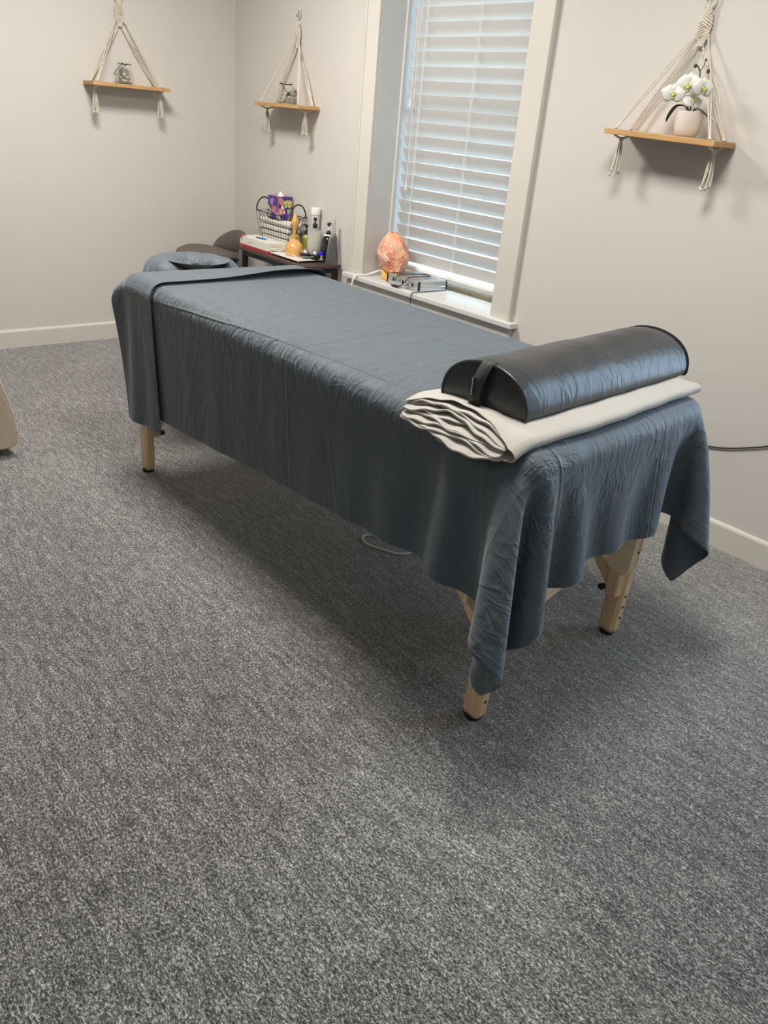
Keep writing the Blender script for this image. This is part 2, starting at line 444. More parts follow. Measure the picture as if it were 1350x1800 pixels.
# ------------------------------------------------------------ window blind
bl = tag(empty('window_blind', (1.918, .2, WZ1)), 'white horizontal slatted blind, lowered and tilted shut in the window', 'blind')
def bchild(m, name, mat, **k):
    o = m.build(name, mat, **k); o.parent = bl; o.matrix_parent_inverse = Matrix.Translation((-1.918, -.2, -WZ1)); return o
BX0, BX1 = 1.445, 2.392
k = NT('blind_slat'); k.b.inputs['Base Color'].default_value = lin(.66, .65, .63); k.b.inputs['Roughness'].default_value = .35
k.l(k.bump(k.noise(k.coord('Object', (2, 60, 60)), 3, 3), .05, .001), k.b.inputs['Normal'])
tr = k.n('ShaderNodeBsdfTranslucent'); tr.inputs[0].default_value = lin(.85, .87, .88)
mx = k.n('ShaderNodeMixShader'); mx.inputs[0].default_value = .07
k.l(k.b.outputs[0], mx.inputs[1]); k.l(tr.outputs[0], mx.inputs[2]); k.l(mx.outputs[0], k.t.nodes['Material Output'].inputs[0])
M_slat = k.m
sl = MB(); PITCH = .0641; zb = .740; nsl = 24
TILT = R_(-62)
for i in range(nsl):
    zc = zb + PITCH * i; prof = []
    sag = random.Random(i).uniform(-.0012, .0012)
    for t in np.linspace(-1, 1, 7):
        w_ = .0362 * t; cam_ = .0035 * (1 - t * t)
        # t=-1 : room side, low ; t=+1 : window side, high
        yy = w_ * math.cos(TILT) + cam_ * math.sin(TILT); zz = w_ * math.sin(TILT) + cam_ * math.cos(TILT)
        prof.append((.2 + yy, zc + zz + sag))
    n = len(prof); low = [(p[0] + .0022 * abs(math.sin(TILT)), p[1] + .0022 * math.cos(TILT)) for p in prof]
    sl.prism(prof + low[::-1], BX0 + random.Random(i + 50).uniform(-.002, .002), BX1, 'x')
bchild(sl, 'slats', M_slat, angle=50)
bchild(MB().box(BX0, .178, zb + nsl * PITCH - .02, BX1, .228, zb + nsl * PITCH + .04, .004), 'headrail', M_white, smooth=False)
bchild(MB().box(BX0, .176, .676, BX1, .224, .696, .005), 'bottom_rail', M_white, smooth=False)
for cx in (1.56, 1.93, 2.29):
    m = MB()
    for yy in (.168, .232): m.tube([(cx, yy, .69), (cx, yy, 2.27)], .0016, 6)
    m.tube([(cx + .012, .166, .69), (cx + .012, .166, 2.27)], .0012, 6)
    bchild(m, 'ladder_cord', M_white)
for cx, zt, zb_ in ((1.50, 2.2, 1.50), (1.525, 2.2, 1.10)):
    m = MB(); m.tube([(cx, .160, zt), (cx + .002, .158, zb_)], .0012, 6)
    m.lathe([(.002, .02), (.004, .012), (.0065, -.014), (.0065, -.018), (0, -.018)], (cx + .002, .158, zb_), 12)
    bchild(m, 'lift_cord', M_white)
m = MB(); m.tube([(2.335, .160, 2.2), (2.330, .158, 1.04)], .0012, 6); m.lathe([(.002, .02), (.004, .012), (.0065, -.014), (.0065, -.018), (0, -.018)], (2.330, .158, 1.04), 12)
bchild(m, 'lift_cord', M_white)
m = MB(); m.box(WX0 + .02, .235, WZ0, WX1 - .02, .27, WZ0 + .022, .003)
struct(m.build('trim_1', simple('aged_window_stop', lin(.42, .36, .24), .6, var=.2, scale=14), smooth=False))

# ------------------------------------------------------------ massage table
TX0, TX1, TY0, TY1, TZ = 1.95, 4.045, -1.625, -.815, .796
tb = tag(empty('massage_table', (3.0, -1.22, 0)), 'portable massage table on wooden legs, under a dark slate sheet', 'massage table')
def tchild(m, name, mat, par=None, **k):
    o = m.build(name, mat, **k); o.parent = par or tb; o.matrix_parent_inverse = Matrix.Translation((-3.0, 1.22, 0)); return o
PAD = tchild(MB().box(TX0 + .012, TY0 + .012, TZ - .072, TX1 - .012, TY1 - .012, TZ - .012, .029, 5), 'padded_top', simple('cream_vinyl', lin(.6, .55, .45), .4))
tchild(MB().box(TX0 + .03, TY0 + .02, .655, TX1 - .09, TY0 + .05, .722).box(TX0 + .03, TY1 - .05, .655, TX1 - .09, TY1 - .02, .722)
       .box(TX0 + .03, TY0 + .05, .655, TX0 + .06, TY1 - .05, .722).box(TX1 - .13, TY0 + .05, .655, TX1 - .10, TY1 - .05, .722), 'frame', M_beech, smooth=False)
def leg(fx, fy, tx, side, end):
    """fx,fy foot ; tx x at the top ; side -1 near/+1 far ; end -1 head/+1 foot"""
    def at(z): return fx + (tx - fx) * z / .66
    L = MB()
    hw, hd = .030, .021
    for (za, zb2) in ((.012, .36),):
        ring = []
        for z in (za, za + .012, zb2):
            s_ = .8 if z == za else 1
            ring.append([(at(z) + a * hw * s_, fy + b_ * hd * s_, z) for a, b_ in ((-1, -.6), (-.6, -1), (.6, -1), (1, -.6), (1, .6), (.6, 1), (-.6, 1), (-1, .6))])
        V = [p for r in ring for p in r]; F = []
        for i in range(2):
            for q in range(8): F.append((i * 8 + q, i * 8 + (q + 1) % 8, (i + 1) * 8 + (q + 1) % 8, (i + 1) * 8 + q))
        F += [tuple(range(8)), tuple(range(16, 24))]
        L.add(V, F)
    lg = tchild(L, 'leg', M_beech, smooth=False)
    for z in (.07, .11, .15, .31):
        MB().tube([(at(z) + end * (hw - .003), fy, z), (at(z) + end * (hw + .0015), fy, z)], .0045, 10).build('bolt_hole', M_rubber, lg)
    o = MB().lathe([(.0, 0), (.022, 0), (.024, .006), (.022, .014), (0, .014)], (fx, fy, 0), 16).build('rubber_foot', M_rubber, lg)
    # upper leg section with a rounded tab, bolted on the inner side
    U = MB(); yi = fy - side * .036
    pts = []
    for k_ in range(13):
        a = PI + PI * k_ / 12; pts.append((at(.28) + .040 * math.cos(a), .275 + .040 * math.sin(a)))
    pts += [(at(.66) + .040, .69), (at(.66) - .040, .69)]
    U.prism(pts, min(yi - .012, yi + .012), max(yi - .012, yi + .012), 'y')
    tchild(U, 'upper_leg', M_ply, smooth=False)
    zk = .315
    tchild(MB().tube([(at(zk), fy + side * .02, zk), (at(zk), fy + side * .036, zk)], .011, 14), 'knob', M_black)
    tchild(MB().tube([(at(zk) + end * .028, fy - side * .020, zk), (at(zk) + end * .034, fy - side * .020, zk)], .0065, 12), 'leg_bolt', M_black)
    # knee brace rising to the middle of the table
    Bm = MB(); bx = at(.185); yb = fy - side * .022
    p = [(bx, .185), (bx - end * .40, .60)]
    dx, dz = p[1][0] - p[0][0], p[1][1] - p[0][1]; ln = math.hypot(dx, dz); nx, nz = -dz / ln * .017, dx / ln * .017
    poly = [(p[0][0] + nx, p[0][1] + nz), (p[1][0] + nx, p[1][1] + nz), (p[1][0] - nx, p[1][1] - nz), (p[0][0] - nx, p[0][1] - nz)]
    ya, yb_ = sorted((yb, yb - side * .022))
    Bm.prism(poly, ya, yb_, 'y')
    br = tchild(Bm, 'brace', M_beech, smooth=False)
    tchild(MB().box(bx - .022, min(fy, fy - side * .05), .155, bx + .022, max(fy, fy - side * .05), .245, .006), 'bracket', M_beech, smooth=False)
    tchild(MB().tube([(bx - end * .03, fy - side * .045, .175), (bx - end * .03, fy - side * .058, .175)], .011, 14), 'bolt', M_black)
leg(3.935, -1.555, 3.965, -1, 1)
leg(3.890, -.895, 3.912, 1, 1)
leg(2.045, -1.600, 2.06, -1, -1)
leg(2.060, -.90, 2.06, 1, -1)
# end panel under the foot end : board with a curved lower edge
pl_ = [(-1.60, .66), (-1.60, .352)] + [(-1.60 + .62 * t, .352 - .135 * math.sin(PI * min(1, (t * 1.02) ** .82) * .98) + .03 * t) for t in np.linspace(.04, 1, 22)] + [(-.955, .45), (-.93, .66)]
for xx, nm in ((3.885, 'end_panel'), (2.10, 'end_panel')):
    m = MB(); m.prism(pl_, xx - .006, xx + .006, 'x'); tchild(m, nm, M_ply, smooth=False)

# face cradle under its own fitted cover
fc = tag(empty('face_cradle', (1.70, -1.21, .72)), 'crescent-shaped face cradle in a gathered slate cover at the head end', 'face cradle')
def horseshoe():
    n, mm = 72, 20; P = []
    for i in range(n + 1):
        t = i / n; a = R_(38) + t * R_(284)                      # opening faces +x
        R0 = .125 + .010 * math.cos(2 * a); cx = .0 + R0 * math.cos(a) * .98; cy = R0 * math.sin(a) * 1.10
        end = min(t, 1 - t); rad = .082 * min(1, (end * 9) ** .5 + .02) if end < .11 else .082
        row = []
        for j in range(mm + 1):
            b_ = 2 * PI * j / mm
            rr = rad * (1 + .05 * math.sin(9 * a + 1.3 * b_) * .5 + .02 * math.sin(23 * a))
            row.append((1.72 + cx + math.cos(a) * rr * math.cos(b_), -1.21 + cy + math.sin(a) * rr * math.cos(b_), .748 + rr * .72 * math.sin(b_)))
        P.append(row)
    return P
m = MB(); m.grid(horseshoe()); o = m.build('padded_crescent', M_sheet2, subsurf=1); o.parent = fc; o.matrix_parent_inverse = Matrix.Translation((-1.70, 1.21, -.72))
# cover stretched across the opening, gathered to a small knot
m = MB(); P = []
for i in range(49):
    a = 2 * PI * i / 48; row = []
    for j in range(13):
        t = j / 12; r_ = .012 + t * (.135 + .01 * math.cos(2 * a))
        z = .748 + .056 * t ** .8 + .004 * math.sin(a * 11) * t * (1 - t) * 3 - .016 * math.exp(-((t - .12) / .12) ** 2)
        row.append((1.735 + r_ * math.cos(a), -1.205 + r_ * math.sin(a) * 1.05, z))
    P.append(row)
m.grid(P); o = m.build('gathered_cover', M_sheet2, subsurf=1, solid=.002); o.parent = fc; o.matrix_parent_inverse = Matrix.Translation((-1.70, 1.21, -.72))
m = MB()
m.tube([(1.735 + .022 * math.cos(a), -1.205 + .020 * math.sin(a), .772 + .008 * math.sin(2 * a)) for a in np.linspace(0, 2 * PI, 16)[:-1]], .008, 8, True)
m.ball((1.745, -1.200, .783), .013, 8, (1.2, 1, .8))
o = m.build('cover_knot', M_sheet2); o.parent = fc; o.matrix_parent_inverse = Matrix.Translation((-1.70, 1.21, -.72))
m = MB()
for yy in (-1.27, -1.14): m.tube([(1.78, yy, .70), (1.965, yy, .70)], .009, 10)
m.box(1.62, -1.29, .685, 1.80, -1.12, .700, .003)
o = m.build('support_frame', M_beech, smooth=False); o.parent = fc; o.matrix_parent_inverse = Matrix.Translation((-1.70, 1.21, -.72))

# ------------------------------------------------------------ the draped sheet
def cloth_obj(name, P, mat, u0=0, v0=0, h=.016, thick=.0016, sub=1):
    ni, nj = P.shape[:2]
    me = bpy.data.meshes.new(name)
    idx = np.arange(ni * nj).reshape(ni, nj)
    F = np.stack([idx[:-1, :-1], idx[1:, :-1], idx[1:, 1:], idx[:-1, 1:]], -1).reshape(-1, 4)
    me.from_pydata(P.reshape(-1, 3).tolist(), [], F.tolist())
    me.polygons.foreach_set('use_smooth', [True] * len(me.polygons))
    uvl = me.uv_layers.new(name='UV'); li = np.zeros(len(me.loops), dtype=np.int32); me.loops.foreach_get('vertex_index', li)
    uv = np.stack([u0 + (li // nj) * h, v0 + (li % nj) * h], -1).astype(np.float32); uvl.data.foreach_set('uv', uv.ravel())
    me.materials.append(mat); o = bpy.data.objects.new(name, me); COL.objects.link(o)
    s = o.modifiers.new('sub', 'SUBSURF'); s.levels = sub; s.render_levels = sub
    s = o.modifiers.new('solid', 'SOLIDIFY'); s.thickness = thick; s.offset = 0
    return o
BOX = (TX0, TY0, .69, TX1, TY1, TZ)
def warp_main(P):
    # fullness gathered along the overhanging sides
    X = P[..., 0].copy(); Y = P[..., 1].copy()
    d = np.clip((TY0 - Y) / .35, 0, 1)
    P[..., 2] += d * (.085 * np.sin(X * 13.5 + 1.1) + .050 * np.sin(X * 24 + .4) + .025 * np.sin(X * 43))
    e = np.clip((X - TX1) / .3, 0, 1)
    P[..., 2] += e * (.030 * np.sin(Y * 19 + .8) + .018 * np.sin(Y * 37))
    return P
H_ = .0150
def corner_push(V, Xm, Ym, f):
    # the near foot corner swings back along the side while the sheet settles
    if f < .8:
        w_ = np.clip((Xm - 3.90) / .2, 0, 1) * np.clip((-1.62 - Ym) / .12, 0, 1)
        V[..., 0] -= w_ * .034; V[..., 1] -= w_ * .012
Pm = drape(1.97, 4.315, -2.02, -.54, H_, BOX, .045, th=.003, rot=R_(4.0), pivot=(3.0, -1.2), comp=(1.042, 1.022), seed=4, noise=.008, warp=warp_main, force=corner_push, extra=[(3.80, -1.640, -.1, 4.02, -1.50, .75), (3.85, -.96, -.1, 4.0, -.84, .75)])
def foot_shear(x, y):      # the foot edge of the table runs slightly askew to the wall
    t = np.clip((x - 3.1) / .9, 0, 1); return x - .078 * np.clip(y + 1.62, -.1, .95) * t * t * (3 - 2 * t)
Pm[..., 0] = foot_shear(Pm[..., 0], Pm[..., 1])
for v_ in PAD.data.vertices: v_.co.x = float(foot_shear(v_.co.x, v_.co.y))
sheet = tag(cloth_obj('bed_sheet', Pm, M_sheet, h=H_), 'dark slate sheet draped over the massage table, hanging down its sides', 'sheet')
def warp_flap(P):
    X = P[..., 0].copy(); Y = P[..., 1].copy()
    d = np.clip((TY0 - Y) / .35, 0, 1); P[..., 2] += d * (.04 * np.sin(X * 26 + .6))
    return P
Pf = drape(1.905, 2.225, -2.15, -.40, H_, (TX0 - .006, TY0 - .006, .69, TX1 + .006, TY1 + .006, TZ + .006), .05, th=.006, rot=R_(3.0), pivot=(2.1, -1.6), comp=(1.012, 1.010), seed=9, noise=.004, warp=warp_flap)
# the loose front edge of the turned-back flap stands a little proud of the sheet
ni, nj = Pf.shape[:2]
for i in range(ni):
    t = max(0, (i - (ni - 9)) / 8.0)
    for j in range(nj):
        y = Pf[i, j, 1]
        if Pf[i, j, 2] > .78: Pf[i, j, 2] += .016 * t * t * math.exp(-((y + 1.02) / .22) ** 2) * 1.2 + .004 * t
flap = cloth_obj('turned_back_flap', Pf, M_sheet2, h=H_); flap.parent = sheet

# ------------------------------------------------------------ folded cream sheet on the foot end
def folded():
    root = tag(empty('folded_sheet', (3.832, -1.272, .7975), (0, 0, R_(3.0))), 'folded cream sheet lying across the foot end of the table under the bolster', 'folded sheet')
    inv = Matrix.Translation((-3.86, 1.27, -.80)); rng = random.Random(5)
    YN, YF = -1.635, -.825
    def top_z(x, y):   # surface the stack rests on, droops over the rounded table edge
        z = .8025
        if y < -1.59: z -= 1.05 * (-1.59 - y) ** 1.5
        return z
    nl = 9
    for l in range(nl):
        t = l / (nl - 1); P = []
        xa = 3.675 + rng.uniform(-.008, .008); xb = 3.985 - .016 * (1 - abs(2 * t - 1)) + rng.uniform(-.006, .004)
        ph = rng.uniform(0, 6); f1, f2 = rng.uniform(5, 9), rng.uniform(20, 32); dy = rng.uniform(-.010, .008)
        for j in range(70):
            v = (j / 69) ** 1.5; row = []
            nw = math.exp(-v * 13); nw2 = math.exp(-v * 30)
            for i in range(64):
                u = i / 63; x = xa + (xb - xa) * u; su = math.sin(u * PI)
                y = YN + (YF - YN) * v + nw * (-.046 * (1 - t) * su ** .5 - .012 * (1 - su) + .012 * t * su + dy)
                y += nw2 * .006 * math.sin(u * f1 + ph)
                thick = .023 + .026 * nw * su ** .8
                zz = top_z(x, y) + .0035 + thick * t + nw * .0036 * math.sin(u * f1 + ph) * su - .010 * nw * u + nw2 * .0022 * math.sin(u * f2 + ph * 2)
                row.append((x + .010 * math.sin(v * 5) * (1 if u > .5 else .4), y, zz))
            P.append(row)
        m = MB(); m.grid(P); o = m.build('fold_layer', M_white_cloth, smooth=True, angle=180, solid=.0044); o.parent = root; o.matrix_parent_inverse = inv
    P = []
    for j in range(90):
        v = (j / 89) ** 1.4; row = []; nw = math.exp(-v * 14)
        prof = []
        for i in range(34): u = i / 33; prof.append((3.662 + .326 * u, .0300 + .0015 * math.sin(u * PI), math.sin(u * PI)))
        for i in range(1, 14): a = PI / 2 - PI * i / 14; prof.append((3.988 + .022 * math.cos(a), .0165 + .0140 * math.sin(a), .0))
        for i in range(14): u = 1 - i / 13; prof.append((3.80 + .188 * u, .0022, -math.sin((1 - u) * PI / 2) * .6))
        for (x, dz, su) in prof:
            up = su > 0
            y = YN + (YF + .006 - YN) * v + nw * ((.022 * su ** .7 - .016 * (1 - su)) if up else (-.045 * (-su) - .016))
            z = top_z(x, y) + dz + (nw * .026 * su ** .8 if up else 0) + .0010 * math.sin(v * 31 + x * 60) + nw * .0016 * math.sin(x * 95) - .010 * nw * max(0, (x - 3.675) / .31)
            row.append((x + .010 * math.sin(v * 5) * (1 if x > 3.85 else .4), y, z))
        P.append(row)
    m = MB(); m.grid(P); o = m.build('outer_wrap', M_white_cloth, smooth=True, angle=180, solid=.0022, subsurf=1); o.parent = root; o.matrix_parent_inverse = inv
    return root
folded()

# ------------------------------------------------------------ bolster
bo = tag(empty('bolster', (3.775, -1.160, .8285), (0, 0, R_(4.8))), 'half-round black vinyl bolster lying on the folded cream sheet', 'bolster')
binv = Matrix.Translation((-3.807, 1.160, -.845))
k = NT('black_vinyl'); k.b.inputs['Base Color'].default_value = lin(.018, .021, .026); k.b.inputs['Roughness'].default_value = .34
k.b.inputs['Specular IOR Level'].default_value = .6
v = k.coord('Object', (1, 1, 1)); wv = k.noise(k.coord('Object', (5, 9, 4)), 1.6, 2, .5, 1.2)
r_ = k.math('POWER', k.math('SUBTRACT', 1.0, k.math('ABSOLUTE', k.math('SUBTRACT', wv, .5))), 14)
nb = k.bump(r_, .16, .006); nb = k.bump(k.noise(v, 420, 2), .08, .0008, nb); k.l(nb, k.b.inputs['Normal']); M_vinyl = k.m
BCX, BZ0, BW, BH = 3.807, .845, .126, .110
def bprof(s=1.0, n=40, puff=0):
    pr = []
    for i in range(n + 1):
        a = PI * i / n; ca, sa = math.cos(a), math.sin(a)
        pr.append((BCX - BW * s * ca * (1 + .02 * sa), BZ0 + .010 + (BH - .010) * s * abs(sa) ** .86 + puff * sa))
    pr += [(BCX + BW * s * .97, BZ0 + .003), (BCX + BW * s * .90, BZ0), (BCX, BZ0), (BCX - BW * s * .90, BZ0), (BCX - BW * s * .97, BZ0 + .003)]
    return pr
BY0, BY1 = -1.555, -.780
P = []
for j in range(60):
    vv = j / 59; y = BY0 + (BY1 - BY0) * vv; rw = []
    ed = min(vv, 1 - vv) * (BY1 - BY0)
    s_ = 1 - .012 * math.exp(-ed / .012)
    pf = .0018 * math.sin(vv * 23) * math.sin(vv * 7 + 1) + .003 * (1 - math.exp(-ed / .03))
    rw = [(x, y, z) for (x, z) in bprof(s_, puff=pf)]; rw.append(rw[0]); P.append(rw)
m = MB(); m.grid(P); o = m.build('body', M_vinyl, angle=60); o.parent = bo; o.matrix_parent_inverse = binv
for yy, sg in ((BY0, -1), (BY1, 1)):
    pr = bprof(.985); m = MB(); P = []
    for q in range(8):
        t = q / 7; P.append([(BCX + (x - BCX) * (1 - t), yy + sg * (.006 * math.sin(t * PI / 2)), BZ0 + .045 + (z - BZ0 - .045) * (1 - t)) for (x, z) in pr + [pr[0]]])
    m.grid(P); o = m.build('end_cap', M_vinyl, angle=60); o.parent = bo; o.matrix_parent_inverse = binv
    m = MB(); m.tube([(x, yy, z) for (x, z) in bprof(1.0)], .0032, 8, True); o = m.build('piping', M_black); o.parent = bo; o.matrix_parent_inverse = binv
# carry strap over the near end
sx0 = BCX + .004
pts = [(sx0, BY0 + .010, BZ0 + BH + .004), (sx0 - .001, BY0 - .006, BZ0 + BH - .002), (sx0 - .004, BY0 - .022, BZ0 + BH - .030), (sx0 - .010, BY0 - .026, BZ0 + .055), (sx0 - .014, BY0 - .020, BZ0 + .018), (sx0 - .015, BY0 - .006, BZ0 + .002)]
ctr = bez(pts, 30); P = [[(p.x - .0165, p.y, p.z), (p.x + .0165, p.y, p.z)] for p in ctr]
m = MB(); m.grid(P); st = m.build('carry_strap', simple('black_webbing', lin(.014, .015, .018), .6, bump=.4, bscale=900), solid=.003, angle=180); st.parent = bo; st.matrix_parent_inverse = binv
m = MB(); m.box(sx0 - .0265, BY0 - .0285, BZ0 + .030, sx0 - .0115, BY0 - .0265, BZ0 + .078); o = m.build('woven_tag', M_black, st, smooth=False)
# worn, unreadable woven mark : a small round emblem and a run of short stitched strokes
m = MB(); tx_, ty_ = sx0 - .0190, BY0 - .0289
m.prism([(tx_ + .0030 * math.cos(a), BZ0 + .0735 + .0030 * math.sin(a)) for a in np.linspace(0, 2 * PI, 13)[:-1]], ty_, ty_ - .0003, 'y')
m.box(tx_ - .0012, ty_ - .0003, BZ0 + .0345, tx_ + .0012, ty_, BZ0 + .0700)
rg = random.Random(2)
for q in range(9):
    z_ = BZ0 + .036 + q * .0037; m.box(tx_ - rg.uniform(.0016, .0026), ty_ - .0003, z_, tx_ + rg.uniform(.0014, .0024), ty_, z_ + .0018)
m.build('tag_emblem', simple('tag_thread', lin(.42, .43, .47), .6), st, smooth=False)

# ------------------------------------------------------------ hanging rope shelves
def hanging_shelf(loc, rotz, tilt, label, nail=False):
    s = tag(empty('hanging_shelf', loc, (0, tilt, rotz)), label, 'shelf', 'macrame shelves on the walls')
    HW, D0, D1 = .228, -.152, -.010
    MB().box(-HW, D0, -.019, HW, D1, 0, .0018, 2).build('board', M_pine, s, smooth=False)
    KT = .405
    m = MB()
    if not nail:
        m.tube([(.020 * math.cos(a), -.012, KT + .018 + .020 * math.sin(a)) for a in np.linspace(0, 2 * PI, 25)[:-1]], .0042, 8, True).build('hanging_ring', M_rope, s)
    else:
        m.tube([(.012 * math.cos(a), -.010, KT + .045 + .022 * math.sin(a)) for a in np.linspace(-PI / 2, 1.5 * PI, 25)[:-1]], .0042, 8, True).build('hanging_loop', M_rope, s)
    MB().tube([(0, .0, KT + .034), (0, -.022, KT + .036)], .003, 8).ball((0, -.024, KT + .036), .005, 6).build('wall_hook', M_chrome, s)
    # woven braid: six cords weaving from KT down to KB
    KB = .285; m = MB()
    for q in range(6):
        pts = []
        for i in range(37):
            t = i / 36; wdt = .024 * (math.sin(min(1, t * 1.6 + .25) * PI / 2)) * (1 - .55 * max(0, t - .65) / .35)
            ph = q / 6 * 2 * PI + t * 5.5 * PI * .8
            tri = 2 / PI * math.asin(math.sin(ph))
            pts.append((tri * wdt, -.014 + .004 * math.cos(ph * 1.5), KT - (KT - KB) * t))
        m.tube(pts, .0036, 7)
    m.build('knotted_braid', M_rope, s)
    for sx in (-1, 1):
        for (yh, cnt, top) in ((-.128, 2, .33), (-.032, 3, KB + .008)):
            m = MB()
            for c_ in range(cnt):
                of = (c_ - (cnt - 1) / 2) * .0085
                xt = sx * (.020 if yh < -.1 else .008 + .003 * c_)
                m.tube(bez([(xt, -.014, top - .012 * c_), (xt + (sx * .195 - xt) * .45 + of * 1.6, -.014 + (yh + .014) * .45, top * .55), (sx * .195 + of * .5, yh, .003)], 10), .0026, 7)
            m.ball((sx * .195, yh, .004), .0075, 6, (1, 1, .6))
            m.build('hanging_rope', M_rope, s)
        # rope under the board and tassel
        rg = random.Random(int(loc[0] * 100) + sx)
        m = MB(); m.tube(bez([(sx * .195, -.128, -.019), (sx * .195, -.105, -.026), (sx * .195, -.080, -.030), (sx * .195, -.055, -.026), (sx * .195, -.032, -.019)], 16), .0042, 7)
        m.ball((sx * .195, -.080, -.034), .009, 6)
        for q in range(7):
            a = 2 * PI * q / 7; ox, oy = .011 * math.cos(a), .011 * math.sin(a); ln = .150 + rg.uniform(-.012, .010)
            m.tube(bez([(sx * .195, -.080, -.034), (sx * .195 + ox * .7, -.080 + oy * .7, -.060), (sx * .195 + ox * 1.15 + rg.uniform(-.004, .004), -.080 + oy * 1.1, -.11), (sx * .195 + ox * 1.5 + rg.uniform(-.005, .005), -.080 + oy * 1.2, -ln)], 12), .0028, 6)
            m.ball((sx * .195 + ox * 1.5, -.080 + oy * 1.2, -ln), .0046, 5, (1, 1, 1.3))
        m.build('tassel', M_rope, s)
    return s
hanging_shelf((3.200, 0, 1.450), 0, R_(1.6), 'rope-hung wooden shelf right of the window, holding the orchid')
hanging_shelf((.703, 0, 1.442), 0, 0, 'rope-hung wooden shelf on the window wall, between the corner and the window', True)
hanging_shelf((0, -.745, 1.466), PI / 2, 0, 'rope-hung wooden shelf on the left wall')

M_pebble = simple('white_pebble', lin(.78, .76, .72), .4, var=.08)
M_leafg = simple('green_leaf', lin(.07, .16, .05), .5, var=.3, scale=60)
M_wire = simple('dark_wire', lin(.05, .05, .055), .35, .8)
def jar(loc, rotz, label, hside, seed):
    j = tag(empty('glass_jar', loc, (0, 0, rotz)), label, 'jar', 'glass jars with pebbles on the shelves')
    out = [(0, .001), (.034, .001), (.040, .006), (.045, .022), (.046, .042), (.042, .064), (.036, .084), (.0355, .096), (.0385, .106), (.0395, .110)]
    inn = [(.0370, .110), (.0335, .098), (.0340, .084), (.0395, .064), (.0435, .042), (.0425, .022), (.037, .008), (0, .005)]
    MB().lathe(out + inn, n=40).build('glass', M_glass, j)
    rg = random.Random(seed); m = MB()
    for q in range(13):
        a = rg.uniform(0, 6.28); r = rg.uniform(0, .027) if q > 4 else .026; z = .017 + (q // 6) * .016
        m.ball((r * math.cos(a + q), r * math.sin(a + q), z), rg.uniform(.009, .0115), 6, (1.2, 1, .8))
    m.build('pebbles', M_pebble, j)
    m = MB()
    for q in range(5):
        a = hside + rg.uniform(-.8, .8); L = rg.uniform(.022, .030)
        m.tube([(.008 * math.cos(a), .008 * math.sin(a), .030), (.02 * math.cos(a), .02 * math.sin(a), .046 + .004 * q), (L * math.cos(a + .2), L * math.sin(a + .2), .050 + .003 * q)], [.001, .005, .0008], 6)
    m.build('green_sprig', M_leafg, j)
    m = MB(); m.tube([(.0385 * math.cos(a), .0385 * math.sin(a), .100) for a in np.linspace(0, 2 * PI, 33)[:-1]], .0014, 6, True)
    ca, sa = math.cos(hside), math.sin(hside)
    for sgn in (-1, 1): m.ball((-sgn * .041 * sa, sgn * .041 * ca, .101), .0050, 6)
    m.tube(bez([(-.041 * sa, .041 * ca, .101), (-.044 * sa + .028 * ca, .044 * ca + .028 * sa, .075), (-.03 * sa + .053 * ca, .03 * ca + .053 * sa, .050), (.055 * ca, .055 * sa, .043), (.03 * sa + .053 * ca, -.03 * ca + .053 * sa, .050), (.044 * sa + .028 * ca, -.044 * ca + .028 * sa, .075), (.041 * sa, -.041 * ca, .101)], 36), .0016, 6)
    m.build('wire_handle', M_wire, j)
    return j
jar((.078, -.757, 1.4662), 0, 'glass jar of white pebbles on the left wall shelf', R_(-125), 3)
jar((.697, -.078, 1.4422), 0, 'glass jar of white pebbles on the shelf nearest the corner of the window wall', R_(15), 8)

# orchid
oc = tag(empty('potted_orchid', (3.268, -.078, 1.4495)), 'white artificial orchid in a small cream pot on the right-hand shelf', 'orchid')
def ochild(m, name, mat, **k): o = m.build(name, mat, **k); o.parent = oc; return o
ochild(MB().lathe([(0, .001), (.034, .001), (.041, .008), (.0455, .030), (.0470, .060), (.0465, .079), (.0445, .080), (.043, .076), (.042, .068), (0, .066)], n=40), 'pot', simple('cream_ceramic', lin(.66, .59, .53), .4, var=.02))
M_oleaf = simple('orchid_leaf', lin(.016, .020, .014), .45, var=.2)
def strap_leaf(pts, wid):
    c = bez(pts, 24); P = []
    for i, p in enumerate(c):
        t = i / (len(c) - 1); w_ = wid * math.sin(PI * min(1, t * .92 + .08)) ** .6
        P.append([(p.x, p.y - w_, p.z + .3 * w_), (p.x, p.y, p.z), (p.x, p.y + w_, p.z + .3 * w_)])
    return MB().grid(P)
ochild(strap_leaf([(0, 0, .070), (-.020, -.012, .094), (-.048, -.022, .090), (-.066, -.028, .060), (-.070, -.030, .040)], .012), 'leaf', M_oleaf, solid=.0015)
ochild(strap_leaf([(.002, 0, .070), (.020, -.002, .088), (.045, -.006, .082), (.075, -.010, .066), (.102, -.012, .052)], .008), 'leaf', M_oleaf, solid=.0015)
M_stem = simple('orchid_stem', lin(.035, .035, .018), .5)
ochild(MB().tube(bez([(0, 0, .068), (-.004, 0, .11), (.002, .012, .17), (-.002, .010, .190), (.000, 0, .205), (-.012, -.004, .222)], 24), .0022, 7)
       .tube([(.000, 0, .205), (.010, 0, .218), (.013, 0, .236)], .0013, 6), 'stem', M_stem)
M_bud = simple('orchid_bud', lin(.05, .05, .02), .5)
for c_, r in (((-.018, -.005, .220), .0058), ((.014, 0, .239), .0040), ((.034, -.004, .205), .0062), ((-.040, -.006, .182), .0075)):
    ochild(MB().ball(c_, r, 8, (1, 1, 1.2)), 'bud', M_bud)
M_petal = simple('white_petal', lin(.70, .70, .66), .6, var=.03, scale=80, sss=.1)
M_petalc = simple('petal_centre', lin(.62, .60, .22), .6, var=.1, scale=200)
